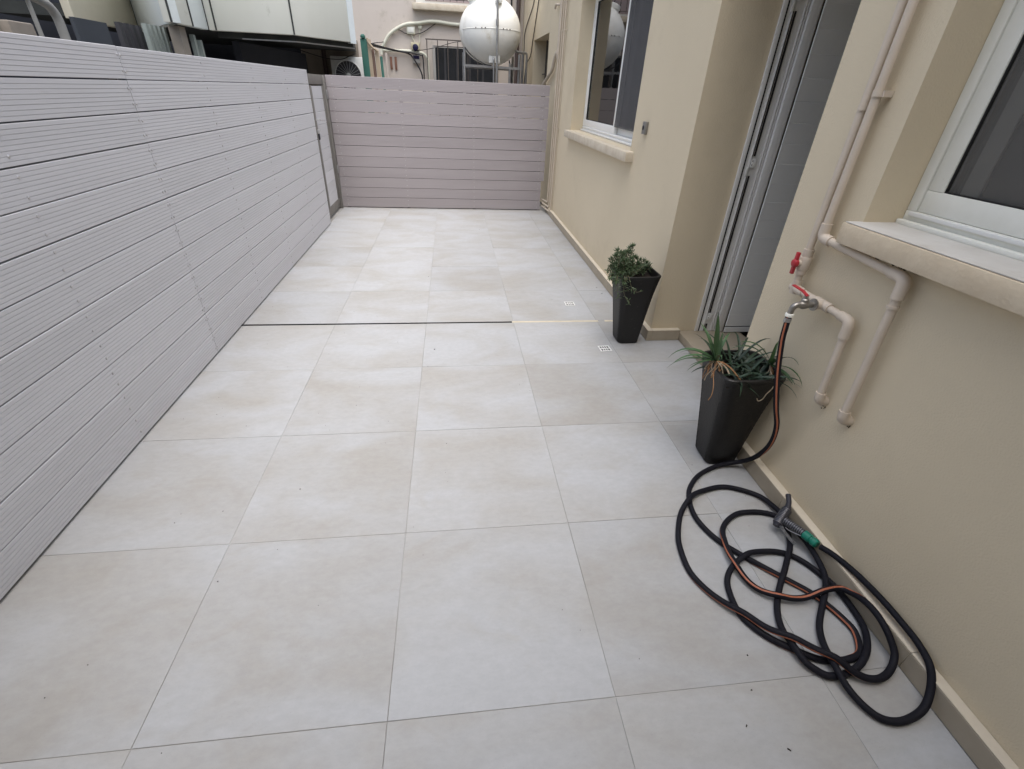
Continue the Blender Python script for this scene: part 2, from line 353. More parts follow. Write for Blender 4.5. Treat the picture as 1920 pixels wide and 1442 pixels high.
# ---- bits of grit and dry leaf lying on the tiles
mb = MB()
for (x, y, l, a) in [(1.985,0.52,.03,.6),(1.98,0.66,.02,1.9),(0.665,-0.39,.02,.4),(1.52,-2.50,.014,.8),(1.58,-2.42,.01,.2),(1.62,-2.33,.010,2),(0.17,-1.55,.008,0),(1.10,2.52,.014,0.4),(0.58,0.93,.012,1),(1.47,-2.62,.009,1.3),(1.60,-2.56,.02,2.5),(0.02,-1.95,.008,2)]:
    d = Vector((math.cos(a), math.sin(a), 0))*l*0.2; mb.bar((x-d.x, y-d.y, 0.002), (x+d.x*.3, y+d.y*.6, 0.003), 0.0022, 0.002); mb.bar((x+d.x*.3, y+d.y*.6, 0.002), (x+d.x, y+d.y, 0.003), 0.0030, 0.0016)
for i in range(140):
    x = random.uniform(-0.5, 2.0); y = random.uniform(-2.6, 3.3); a = random.uniform(0, 6); l = random.uniform(0.002, 0.006)
    mb.bar((x, y, 0.0012), (x+math.cos(a)*l*.6, y+math.sin(a)*l*.6, 0.0014), 0.0014, 0.0012)
g = part('grit', mb, 'debris'); g['kind'] = 'stuff'; tag(g, 'dark crumbs of grit and leaf scattered over the tiles', 'grit')

# ================================================================== RIGHT HOUSE
house = thing('house', 'beige plastered house wall with two white windows and a grey door recess', 'house', (RX, 0, 0))
WIN_N = (-3.60, -1.59, 1.06, 2.25); WIN_F = (0.655, 2.655, 1.035, 2.20); DOOR = (-1.235, -0.28, 0.0, 2.12); WIN_B = (4.35, 5.62, 1.00, 2.015)
def wall_with_openings(x, th, y0, y1, z0, z1, ops):
    ys = sorted({y0, y1, *[o[0] for o in ops], *[o[1] for o in ops]}); zs = sorted({z0, z1, *[o[2] for o in ops], *[o[3] for o in ops]})
    mb = MB(); idx = {}
    def V(a, b, c):
        if (a, b, c) not in idx: idx[(a, b, c)] = len(mb.v); mb.v.append((a, b, c))
        return idx[(a, b, c)]
    def inside(i, j):
        if not (0 <= i < len(ys)-1 and 0 <= j < len(zs)-1): return True
        a = (ys[i]+ys[i+1])/2; b = (zs[j]+zs[j+1])/2
        return any(o[0] < a < o[1] and o[2] < b < o[3] for o in ops)
    for i in range(len(ys)-1):
        for j in range(len(zs)-1):
            if inside(i, j): continue
            Y0, Y1, Z0, Z1 = ys[i], ys[i+1], zs[j], zs[j+1]
            for X in (x, x+th): mb.f.append((V(X, Y0, Z0), V(X, Y1, Z0), V(X, Y1, Z1), V(X, Y0, Z1)))
            if inside(i-1, j): mb.f.append((V(x, Y0, Z0), V(x+th, Y0, Z0), V(x+th, Y0, Z1), V(x, Y0, Z1)))
            if inside(i+1, j): mb.f.append((V(x, Y1, Z0), V(x+th, Y1, Z0), V(x+th, Y1, Z1), V(x, Y1, Z1)))
            if inside(i, j-1): mb.f.append((V(x, Y0, Z0), V(x, Y1, Z0), V(x+th, Y1, Z0), V(x+th, Y0, Z0)))
            if inside(i, j+1): mb.f.append((V(x, Y0, Z1), V(x, Y1, Z1), V(x+th, Y1, Z1), V(x+th, Y0, Z1)))
    return mb
HH = 2.8
part('wall', wall_with_openings(RX, 0.62, -4.6, 7.3, 0.0, HH, [WIN_N, WIN_F, DOOR, WIN_B]), 'plaster', house)
part('roof', MB().box(RX-0.02, 6.4, -3.24, 7.3, HH+0.002, HH+0.2).box(2.61, 6.4, -4.6, -3.241, HH+0.002, HH+0.2), 'plaster_far', house)
part('room_wall', MB().box(5.2, 5.3, -4.6, 7.3, 0, HH), 'dark_room', house)
part('room_floor', MB().box(RX+0.63, 5.19, -4.6, 7.3, -0.02, 0.0), 'dark_room', house)
for k, yy in enumerate((-4.59, -0.1, 3.3, 7.2)): part('partition', MB().box(RX+0.63, 5.19, yy, yy+0.09, 0.002, HH-0.002), 'dark_room', house)
# ---- skirting, cut from the same tiles (35 mm thick on its mortar bed), one piece per joint
def skirt(x0, x1, y0, y1): part('skirting_piece', MB().box(x0, x1, y0, y1, 0.0008, 0.070+random.uniform(-0.001, 0.001)), 'skirting', house, bev=0.0008, seg=1); part('skirting_lit_top', MB().box(x0+0.001, x1-0.0003, y0+0.0004, y1-0.0004, 0.0712, 0.0728), 'skirting_top_light', house)  # added pale strip paints the sky-lit top, over a darkened front
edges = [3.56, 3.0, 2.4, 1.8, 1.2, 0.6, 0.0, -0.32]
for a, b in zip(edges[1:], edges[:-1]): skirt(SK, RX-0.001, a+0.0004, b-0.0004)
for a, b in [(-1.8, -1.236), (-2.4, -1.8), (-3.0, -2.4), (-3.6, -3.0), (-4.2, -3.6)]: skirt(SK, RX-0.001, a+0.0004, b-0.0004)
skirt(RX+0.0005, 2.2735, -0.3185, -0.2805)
# ---- door recess: threshold, jamb, and the panelled leaf standing open into the room (its face looks towards -y)
mb = MB().box(2.2755, 2.70, DOOR[0]+0.001, DOOR[1]-0.001, 0.0, 0.052); part('threshold', mb, 'skirting', house, bev=0.002)
leaf = part('door_leaf', MB().box(2.5870, 3.44, -0.318, -0.300, 0.056, 2.09), 'gasket', house, label='grey door leaf of narrow horizontal boards, standing open')
hs_ = [(0.058, 0.0925)]; z = 0.1005
zs_ = [0.1005]+[0.187+0.0995*k for k in range(20)]
for a, b in zip(zs_[:-1], zs_[1:]):
    if b < 2.09: hs_.append((a, b-0.0006))
sl = {}
for (a, b) in hs_:
    h = round(b-a, 4)
    if h not in sl: sl[h] = mesh_from('board', MB().box(2.5795-3.0, 3.438-3.0, -0.0045, 0.0035, 0, h), 'shutter_grey', bev=0.0009, seg=1)
    link('board', sl[h], leaf, Vector((3.0, -0.3218, a))-wloc(leaf))
YJ = -0.289
jamb = part('door_jamb', MB().box(2.391, 2.586, YJ, DOOR[1]-0.0005, 0.053, DOOR[3]-0.002), 'alu_grey', house, label='pale grey metal door jamb with twin black gasket channels')
zt = DOOR[3]-0.01
def jp(name, x0, x1, y0, y1, z0, z1, m, bev=0.0): part(name, MB().box(x0, x1, y0, y1, z0, z1), m, jamb, bev=bev)
jp('lip', 2.386, 2.410, YJ-0.008, YJ-0.0003, 0.054, zt, 'pvc_white', 0.002)
jp('seal', 2.4105, 2.4200, YJ-0.003, YJ-0.0003, 0.054, zt, 'gasket')
for z0, z1 in ((0.056, 0.105), (0.185, 1.015), (1.115, 1.745), (1.84, zt)):
    jp('gasket', 2.446, 2.452, YJ-0.006, YJ-0.0003, z0, z1, 'gasket'); jp('gasket', 2.458, 2.466, YJ-0.006, YJ-0.0003, z0, z1, 'gasket')
jp('rail', 2.440, 2.4455, YJ-0.009, YJ-0.0003, 0.056, zt, 'alu_grey', 0.001)
jp('ridge', 2.503, 2.510, YJ-0.007, YJ-0.0003, 0.054, zt, 'alu_grey', 0.002); jp('ridge', 2.516, 2.521, YJ-0.007, YJ-0.0003, 0.054, zt, 'alu_grey', 0.002)
jp('stile', 2.526, 2.578, YJ-0.020, YJ-0.0003, 0.054, zt, 'alu_grey', 0.003)
for zc in (0.145, 1.065, 1.79):
    jp('keeper', 2.448, 2.476, YJ-0.013, YJ-0.0092, zc-0.006, zc+0.038, 'pvc_white', 0.001); jp('keeper', 2.428, 2.442, YJ-0.013, YJ-0.0095, zc-0.05, zc-0.004, 'pvc_white', 0.001)
    jp('latch_hole', 2.452, 2.456, YJ-0.0142, YJ-0.0131, zc+0.004, zc+0.010, 'gasket'); jp('latch_hole', 2.452, 2.456, YJ-0.0142, YJ-0.0131, zc+0.024, zc+0.030, 'gasket')
# ---- windows
def window(op, near):
    y0, y1, z0, z1 = op; xf = 2.215
    lab = 'white sliding window with a fly screen above the marble sill' if not near else 'white sliding window with dark room behind, over the weathered sill'
    fr = MB(); t = 0.034; d = 0.07
    zb = z0+0.018
    fr.box(xf, xf+d, y0+0.001, y1-0.001, z0+0.001, zb+0.025); fr.box(xf, xf+d, y0+0.001, y1-0.001, z1-t, z1-0.001)
    fr.box(xf, xf+d, y0+0.001, y0+t, zb+0.025, z1-t); fr.box(xf, xf+d, y1-t, y1-0.001, zb+0.025, z1-t)
    wn = part('window', fr, 'pvc_dirty' if near else 'pvc_white', house, bev=0.003, label=lab)
    part('drip_rail', MB().box(xf-0.022, xf-0.0005, y0+0.003, y1-0.003, z0+0.002, z0+0.016), 'pvc_dirty' if near else 'pvc_white', wn, bev=0.003)
    part('track', MB().box(xf-0.008, xf-0.0003, y0+0.02, y1-0.02, zb+0.012, zb+0.0225), 'alu_grey' if near else 'pvc_white', wn, bev=0.001)
    def sash(a, b, xs, glass, m):
        s = MB(); w_ = 0.052; zl = zb+0.026; zh = z1-t-0.001
        s.box(xs, xs+0.028, a, b, zl, zl+0.062); s.box(xs, xs+0.028, a, b, zh-w_, zh)
        s.box(xs, xs+0.028, a, a+w_, zl+0.062, zh-w_); s.box(xs, xs+0.028, b-w_, b, zl+0.062, zh-w_)
        so = part('sash', s, m, wn, bev=0.003)
        bead = MB(); q = 0.004
        A0, B0, C0, D0 = a+w_+0.0003, b-w_-0.0003, zl+0.0623, zh-w_-0.0003
        bead.box(xs+0.004, xs+0.012, A0, B0, C0, C0+q); bead.box(xs+0.004, xs+0.012, A0, B0, D0-q, D0); bead.box(xs+0.004, xs+0.012, A0, A0+q, C0+q, D0-q); bead.box(xs+0.004, xs+0.012, B0-q, B0, C0+q, D0-q)
        part('gasket', bead, 'gasket', so)
        part('pane' if not glass.startswith('fly_screen') else 'fly_screen', MB().box(xs+0.013, xs+0.0165, a+w_+0.001, b-w_-0.001, zl+0.063, zh-w_-0.001), glass, so)
    m = 'pvc_dirty' if near else 'pvc_white'
    if near:
        mid = (y0+y1)/2
        sash(mid-0.03, y1-t-0.002, xf+0.004, 'fly_screen_near', m); sash(y0+t+0.002, y1-t-0.075, xf+0.036, 'glass', m)
        # inner fixed frame and a dark blind seen through the glass
        part('blind', MB().box(xf+0.125, xf+0.13, y0+0.02, y1-0.02, z0+0.01, z1-0.02), 'blind', wn)
    else:
        mid = 1.545
        sash(mid-0.012, y1-t-0.002, xf+0.004, 'glass', m); sash(y0+t+0.002, mid+0.035, xf+0.036, 'glass', m)
        part('fly_screen', MB().box(xf-0.001, xf+0.001, y0+t, mid-0.015, z0+0.10, z1-t-0.03), 'fly_screen', wn)
        part('inner_stile', MB().box(xf+0.12, xf+0.16, 1.02, 1.08, z0+0.05, z1-0.05).box(xf+0.12, xf+0.16, 0.67, 1.02, z0+0.05, z0+0.12), 'alu_grey', wn, bev=0.004)
        part('pane_reflection', MB().box(xf+0.085, xf+0.088, 1.70, y1-0.02, z0+0.02, z1-0.02), 'plaster_far', wn)  # added beige sheet standing in for the pale reflection in this pane
        part('plug', MB().box(xf-0.0015, xf-0.0002, y1-0.030, y1-0.018, z0+0.035, z0+0.047), 'bell_metal', wn)
    return wn
window(WIN_N, True); window(WIN_F, False)
def sill(y0, y1, z, th, drop, label, m='marble_sill'):
    mb = MB(); xa, xb = 2.026, 2.213
    mb.add([(xa,y0,z-th),(xb,y0,z-th),(xb,y1,z-th),(xa,y1,z-th),(xa,y0,z-drop),(xb,y0,z),(xb,y1,z),(xa,y1,z-drop)], [(0,3,2,1),(4,5,6,7),(0,1,5,4),(1,2,6,5),(2,3,7,6),(3,0,4,7)])
    return part('window_sill', mb, m, house, bev=0.003, label=label)
sill(-3.62, -1.578, 1.0605, 0.064, 0.002, 'weathered cream stone sill with a rough front edge', 'stone_rough')
part('sill_sky_sheen', MB().box(2.030, 2.213, -3.615, -1.584, 1.0603, 1.0625), 'sill_sky_worn', house, label='pale layer with the sky reflection painted in, on top of the weathered sill')  # pale layer paints the sky's reflection on the sill top
sill(0.575, 2.69, 1.0355, 0.066, 0.002, 'smooth cream stone sill of the window by the conduits')
mb = MB()
for i in range(40):
    y = -1.60-random.random()*0.25; mb.bar((2.080, y, 0.991-random.random()*0.012), (2.083, y-0.012, 0.993), 0.004+0.004*random.random(), 0.010)
for (yc, zc, n, sy, sz) in ((-1.868, 0.474, 16, .012, .008), (-1.752, 0.474, 14, .010, .007)):
    for i in range(n):
        y = yc+random.gauss(0, sy); z = zc+random.gauss(0, sz); mb.bar((2.0835, y, z), (2.0855, y+random.uniform(-.003, .003), z+random.uniform(-.003, .003)), 0.003*random.random()+.001, 0.003)
part('mould_stain', mb, 'mould', house, kind='stuff')
# far window beyond the back fence
part('window', MB().box(RX+0.20, RX+0.24, WIN_B[0], WIN_B[1], WIN_B[2], WIN_B[3]), 'dark_pane', house, label='dark window deep in the wall beyond the back fence')
mb = MB()
for yy in (4.6, 4.85, 5.1, 5.35): mb.bar((RX+0.15, yy, 1.0), (RX+0.15, yy, 2.01), 0.016, 0.016)
for zz in (1.25, 1.6): mb.bar((RX+0.15, 4.36, zz), (RX+0.15, 5.6, zz), 0.012, 0.012)
part('window_bars', mb, 'rusty_iron', house)

# ================================================================== WATER PIPES ON THE RIGHT WALL
px_ = 2.054
def fitting(mb, a, b, r): mb.tube([a, b], r, 16)
t = thing('water_pipe', 'beige plastic water pipe carrying the red valve and the garden tap', 'pipe', (px_, -1.449, 0.47))
mb = MB(); mb.tube(arc_path([(px_, -1.449, 2.6), (px_, -1.446, 0.792), (px_, -1.735, 0.787), (px_, -1.752, 0.50), (RX+0.01, -1.752, 0.492)], 0.022), 0.0125, 16); part('pipe_run', mb, 'pipe_paint', t, smooth=True)
mb = MB(); fitting(mb, (px_, -1.448, 0.935), (px_, -1.447, 0.845), 0.0175); mb.lathe([(0.019, -0.024), (0.021, -0.02), (0.021, 0.02), (0.019, 0.024)], (px_, -1.4475, 0.885), (0, 0, 1), 20)
mb.tube([(px_, -1.4475, 0.885), (px_-0.028, -1.4475, 0.885)], 0.012, 14); part('valve_body', mb, 'pipe_paint', t, smooth=True)
mb = MB(); mb.lathe([(0.013, 0), (0.015, 0.004), (0.013, 0.016), (0.006, 0.018)], (px_-0.028, -1.4475, 0.885), (-1, 0, 0), 16)
mb.bar((px_-0.036, -1.4475, 0.924), (px_-0.036, -1.4475, 0.846), 0.013, 0.011); part('valve_handle', mb, 'red_plastic', t, bev=0.002, label='red butterfly valve handle')
mb = MB(); fitting(mb, (px_, -1.449, 0.822), (px_, -1.449, 0.772), 0.0155); fitting(mb, (px_, -1.432, 0.792), (px_, -1.50, 0.791), 0.0155); part('elbow', mb, 'pipe_paint', t, smooth=True)
mb = MB(); fitting(mb, (px_, -1.565, 0.790), (px_, -1.640, 0.789), 0.0165); mb.tube([(px_, -1.602, 0.7895), (px_-0.030, -1.602, 0.7895)], 0.0165, 16)
part('tee', mb, 'pipe_paint', t, smooth=True)
mb = MB(); mb.tube(arc_path([(px_, -1.690, 0.788), (px_, -1.735, 0.787), (px_, -1.7385, 0.728)], 0.02), 0.0165, 16); part('elbow', mb, 'pipe_paint', t, smooth=True)
mb = MB(); mb.tube(arc_path([(px_, -1.7505, 0.525), (px_, -1.752, 0.494), (RX+0.005, -1.752, 0.488)], 0.018), 0.0165, 16); part('elbow', mb, 'pipe_paint', t, smooth=True)
mb = MB(); mb.tube([(px_, -1.449, 1.36), (px_, -1.449, 1.375)], 0.0150, 16); mb.box(px_, RX-0.001, -1.442, -1.428, 1.36, 1.375); part('pipe_clip', mb, 'pipe_paint', t, smooth=True)
t = thing('water_pipe', 'beige plastic water pipe running under the weathered stone sill', 'pipe', (px_, -1.486, 0.47))
mb = MB(); mb.tube(arc_path([(px_, -1.4865, 2.6), (px_, -1.484, 0.986), (px_, -1.846, 0.966), (px_, -1.868, 0.497), (RX+0.01, -1.868, 0.49)], 0.022), 0.0130, 16); part('pipe_run', mb, 'pipe_paint', t, smooth=True)
for pts in ([(px_, -1.4845, 1.032), (px_, -1.484, 0.986), (px_, -1.530, 0.9835)], [(px_, -1.795, 0.969), (px_, -1.846, 0.966), (px_, -1.8485, 0.908)], [(px_, -1.866, 0.528), (px_, -1.868, 0.494), (RX+0.005, -1.868, 0.489)]):
    mb = MB(); mb.tube(arc_path(pts, 0.02), 0.0172, 16); part('elbow', mb, 'pipe_paint', t, smooth=True)
mb = MB(); mb.tube([(px_, -1.849, 0.888), (px_, -1.8495, 0.880)], 0.0165, 16); part('collar', mb, 'pipe_paint', t, smooth=True)
mb = MB(); mb.tube([(px_, -1.4865, 1.396), (px_, -1.4865, 1.412)], 0.0158, 16); mb.box(px_, RX-0.001, -1.508, -1.492, 1.396, 1.412); part('pipe_clip', mb, 'pipe_paint', t, smooth=True)
# ---- garden tap
ty, tz = -1.602, 0.7895
t = thing('garden_tap', 'dull metal garden tap with a pink red lever on the beige pipe', 'tap', (1.965, ty, 0.74))
mb = MB(); mb.lathe([(0.0195, 0), (0.021, 0.002), (0.021, 0.006), (0.011, 0.008), (0.0105, 0.02), (0.013, 0.028), (0.015, 0.036), (0.015, 0.046), (0.012, 0.052), (0.010, 0.060)], (px_-0.0305, ty, tz), (-1, 0, 0), 20); part('body', mb, 'brass_dull', t, smooth=True)
mb = MB(); mb.tube(arc_path([(px_-0.085, ty, tz), (1.947, ty, tz-0.002), (1.945, ty+0.001, 0.755)], 0.016), [0.0105]*7+[0.0095]*2, 16); part('spout', mb, 'brass_dull', t, smooth=True)
mb = MB(); mb.lathe([(0.0125, 0), (0.014, 0.002), (0.014, 0.010), (0.011, 0.012)], (1.945, ty, 0.758), (0, 0, -1), 16); part('coupling', mb, 'pvc_dirty', t, smooth=True)
mb = MB(); mb.lathe([(0.012, 0), (0.012, 0.010), (0.008, 0.013), (0.007, 0.024)], (px_-0.071, ty, tz+0.010), (-0.1, 0, 1), 16); part('stem', mb, 'brass_dull', t, smooth=True)
mb = MB(); mb.bar((px_-0.072, ty-0.006, tz+0.032), (px_-0.077, ty+0.018, tz+0.042), 0.014, 0.004); mb.bar((px_-0.077, ty+0.018, tz+0.042), (px_-0.086, ty+0.062, tz+0.048), 0.015, 0.004)
part('lever', mb, 'red_plastic', t, bev=0.0012, label='pink red tap lever')

# ================================================================== HOSE
hang = [(1.945,-1.601,0.752),(1.944,-1.608,0.70),(1.945,-1.614,0.656),(1.955,-1.640,0.54),(1.980,-1.664,0.414),(2.010,-1.674,0.320),(2.028,-1.660,0.225),(2.033,-1.624,0.137),(2.028,-1.575,0.055),(1.975,-1.548,0.014)]
A = [(1.911,-1.552),(1.817,-1.595),(1.746,-1.662),(1.712,-1.726),(1.695,-1.809),(1.706,-1.878),(1.736,-1.944),(1.782,-2.000),(1.828,-2.049),(1.882,-2.105),(1.933,-2.158),(1.961,-2.206),(1.980,-2.255),(1.987,-2.294),(1.970,-2.336)]
B = [(1.945,-2.363),(1.901,-2.373),(1.858,-2.372),(1.814,-2.362),(1.770,-2.335),(1.717,-2.298),(1.679,-2.254),(1.659,-2.207),(1.663,-2.145),(1.679,-2.095),(1.716,-2.052),(1.771,-2.020),(1.835,-2.000),(1.905,-1.997),(1.956,-2.014),(1.993,-2.051),(2.017,-2.101),(2.034,-2.148),(2.036,-2.220),(2.025,-2.285),(1.991,-2.338),(1.937,-2.385),(1.881,-2.407),(1.821,-2.412),(1.798,-2.402),(1.768,-2.374),(1.756,-2.328),(1.759,-2.274),(1.789,-2.205),(1.843,-2.132),(1.916,-2.053),(1.989,-1.965),(2.020,-1.894),(2.020,-1.845)]
Cc = [(1.982,-1.821),(1.929,-1.812),(1.868,-1.817),(1.810,-1.848),(1.767,-1.892),(1.739,-1.953),(1.729,-2.029),(1.740,-2.100),(1.769,-2.147),(1.821,-2.177),(1.885,-2.186),(1.954,-2.178),(2.015,-2.172),(2.035,-2.202,.05),(2.036,-2.245,.075),(2.036,-2.299,.078),(2.036,-2.351,.058),(2.030,-2.388,.022),(1.987,-2.422),(1.934,-2.433),(1.885,-2.418),(1.844,-2.381),(1.806,-2.356),(1.757,-2.316),(1.705,-2.275),(1.668,-2.227)]
D = [(1.631,-2.184),(1.590,-2.117),(1.567,-2.047),(1.574,-1.957),(1.596,-1.888),(1.648,-1.795),(1.720,-1.727),(1.779,-1.693),(1.869,-1.671),(1.939,-1.687),(2.010,-1.738),(2.030,-1.815,.02),(2.034,-1.900,.03),(2.034,-1.972,.035),(2.030,-2.045,.03),(2.005,-2.131),(1.937,-2.211),(1.881,-2.279),(1.846,-2.353),(1.837,-2.408),(1.839,-2.445),(1.854,-2.486),(1.882,-2.522),(1.931,-2.534),(1.998,-2.520),(2.037,-2.489,.05)]
E_ = [(2.060,-2.446,.085),(2.068,-2.393,.098),(2.069,-2.343,.101),(2.069,-2.254,.100),(2.067,-2.150,.087),(2.052,-2.072,.078),(2.036,-2.028,.068)]
HR = 0.0098
z3 = lambda L: [(p[0], p[1], p[2] if len(p) > 2 else HR+0.001) for p in L]
names = []; ctrl = []
for nm, L in (('H', hang), ('A', A), ('B', B), ('C', Cc), ('D', D), ('E', E_)):
    for p in z3(L): ctrl.append(p); names.append(nm)
# dense samples, remember which leg each sample belongs to
P = [np.array(p, float) for p in ctrl]; Q = [2*P[0]-P[1]]+P+[2*P[-1]-P[-2]]; S = []; leg = []; cid = []
for i in range(1, len(Q)-2):
    p0, p1, p2, p3 = Q[i-1:i+3]; n = max(3, int(np.linalg.norm(p2-p1)/0.006))
    for k in range(n):
        tt = k/n; S.append(0.5*((2*p1)+(p2-p0)*tt+(2*p0-5*p1+4*p2-p3)*tt*tt+(3*p1-p0-3*p2+p3)*tt**3)); leg.append(names[i-1]); cid.append(i-1+tt)
S = np.array(S); leg = np.array(leg); cid = np.array(cid); S[:, 2] = np.maximum(S[:, 2], HR+0.0006)
for _ in range(2):
    sx = S.copy(); sx[1:-1, :2] = (S[:-2, :2]+2*S[1:-1, :2]+S[2:, :2])/4; S = sx
order = [i for nm in 'HABDEC' for i in np.where(leg == nm)[0]]
zz = S[:, 2].copy(); done = []
for i in order:
    if done:
        dn = np.array(done); far = np.abs(dn-i) > 12; dn = dn[far]
        if len(dn):
            d2 = ((S[dn, :2]-S[i, :2])**2).sum(1); h = (2*HR)**2-d2; ok = h > 0
            if ok.any():
                need = (zz[dn[ok]]+np.sqrt(h[ok])*1.02); near = need[need < zz[i]+0.045]
                low = zz[dn[ok]] < zz[i]+0.03
                if low.any(): zz[i] = max(zz[i], need[low].max())
    done.append(i)
env = zz.copy()
for _ in range(160): env[1:-1] = np.maximum(zz[1:-1], (env[:-2]+2*env[1:-1]+env[2:])/4)
for _ in range(8): env[1:-1] = (env[:-2]+2*env[1:-1]+env[2:])/4
env[:int(0.7*np.sum(leg == 'H'))] = S[:int(0.7*np.sum(leg == 'H')), 2]
S[:, 2] = env
hose = tag(part('garden_hose', MB().tube([tuple(p) for p in S], HR, 14), 'rubber_black', smooth=True),
           'long black rubber garden hose with an orange stripe, coiled on the tiles', 'hose')
# orange stripe: a narrow strip that twists round the hose
nH, nA, nB, nC = len(hang), len(A), len(B), len(Cc); oA = nH; oB = nH+nA; oC = oB+nB; oD = oC+nC
keys = [(0, (-.9,-.5,.1)), (nH-3.6, (-.2,-.9,.1)), (nH-2, (.6,.3,-.6)), (nH+1, (0,0,-1)), (oA+7, (-.2,.1,-1)), (oA+8.5, (-.9,-.6,.05)), (oA+11, (-.7,-.6,.35)), (oA+13, (-.9,.1,.45)), (oB+0.5, (-.6,.7,.3)), (oB+2, (0,.6,-.9)),
        (oB+4, (-.4,-.6,-.5)), (oB+8, (0,0,-1)), (oC+2, (0,0,-1)), (oC+3.2, (-.8,.2,-.4)), (oC+5, (-.95,-.2,.25)), (oC+7, (-.5,-.3,.8)), (oC+9, (-.1,-.1,1)), (oC+12, (0,-.2,1)), (oC+13, (-.2,.8,.6)), (oC+14.5, (.9,.6,-.3)), (oC+16, (0,0,-1)), (oC+20, (-.3,-.6,-.6)), (oC+22, (-.6,-.75,.0)), (oC+24, (-.6,-.7,-.2)), (oD+1, (-.7,-.5,-.2)), (oD+3, (-.2,0,-1)), (1e6, (0,0,-1))]
kx = np.array([k[0] for k in keys]); kv = np.array([k[1] for k in keys], float)
mb = MB(); vs = []; fs = []; hw = 0.30
for i in range(len(S)):
    T = S[min(i+1, len(S)-1)]-S[max(i-1, 0)]; T /= np.linalg.norm(T)
    v = np.array([np.interp(cid[i], kx, kv[:, c]) for c in range(3)]); v -= T*v.dot(T); v /= (np.linalg.norm(v)+1e-9); q = np.cross(T, v)
    for a in (-hw, -hw/3, hw/3, hw): vs.append(S[i]+(v*math.cos(a)+q*math.sin(a))*(HR+(0.0004 if abs(a) < 0.3 else 0.0001)))
for i in range(len(S)-1):
    for k in range(3): fs.append((i*4+k, i*4+k+1, i*4+k+5, i*4+k+4))
mb.add(vs, fs); part('stripe', mb, 'hose_orange', hose, smooth=True)
mb = MB(); mb.tube([(1.945, -1.6025, 0.741), (1.9445, -1.604, 0.727)], HR+0.0016, 16); mb.box(1.930, 1.936, -1.611, -1.601, 0.728, 0.740); part('hose_clamp', mb, 'galvanised', hose, smooth=True)
# ---- spray gun at the hose end
G0, G1, CN = Vector((1.992, -1.905, 0.062)), Vector((2.020, -1.972, 0.066)), Vector((2.036, -2.028, 0.068))
t = thing('spray_gun', 'grey ribbed metal spray gun with a green connector, leaning on the skirting', 'spray gun', (2.0, -1.93, 0.03))
ax = (G1-G0).normalized()
mb = MB(); mb.tube([G0, G1], [0.0125, 0.0115], 14); part('grip', mb, 'gun_dark', t, smooth=True)
for k in range(10):
    c = G0.lerp(G1, 0.03+k*0.1); mb = MB(); mb.lathe([(0.0120, -0.0016), (0.0150, -0.0012), (0.0150, 0.0012), (0.0120, 0.0016)], c, ax, 14); part('grip_rib', mb, 'gun_metal', t, smooth=True)
hd = Vector((1.996, -1.872, 0.060)); hax = Vector((-0.42, -0.30, -0.30)).normalized()
mb = MB(); mb.lathe([(0.013, -0.040), (0.0150, -0.036), (0.0155, -0.012), (0.0165, -0.010), (0.0165, 0.010), (0.0175, 0.012), (0.0175, 0.034), (0.014, 0.038), (0.012, 0.046)], hd+Vector((0, -0.012, 0)), hax, 18); part('barrel', mb, 'gun_dark', t, smooth=True)
for k in range(11):
    mb = MB(); mb.lathe([(0.0150, -0.0013), (0.0186, -0.0007), (0.0186, 0.0007), (0.0150, 0.0013)], hd+Vector((0, -0.012, 0))+hax*(-0.030+k*0.0062), hax, 18); part('nozzle_ring', mb, 'gun_metal', t, smooth=True)
mb = MB(); mb.tube([hd-hax*0.038+Vector((0, -.012, 0)), hd-hax*0.052+Vector((.004, 0, .004)), hd-hax*0.060+Vector((0.010, 0.024, 0.010))], [0.011, 0.009, 0.010], 12); part('adjuster_knob', mb, 'gun_dark', t, smooth=True)
mb = MB(); tp = arc_path([hd+hax*0.022+Vector((0, -.02, -.006)), G0+Vector((-0.024, -0.030, -0.014)), G1+Vector((-0.034, -0.018, -0.034))], 0.02); 
for a, b in zip(tp[:-1], tp[1:]): mb.bar(a, b, 0.012, 0.004)
part('trigger', mb, 'gun_metal', t)
mb = MB(); mb.tube(catmull([G0+Vector((-0.006, -0.02, -0.014)), G0.lerp(G1, .6)+Vector((-0.020, 0, -0.012)), G1+Vector((-0.010, -0.006, -0.006)), G1+Vector((0.0, -0.012, -0.012))], 0.006), 0.0013, 6); part('trigger_wire', mb, 'screw', t, smooth=True)
mb = MB(); mb.lathe([(0.012, 0), (0.0165, 0.002), (0.0165, 0.026), (0.0135, 0.028), (0.0135, 0.033), (0.0160, 0.035), (0.0160, 0.050), (0.012, 0.054)], G1, (CN-G1).normalized(), 20); part('connector', mb, 'connector_green', t, smooth=True, label='green plastic quick connector')

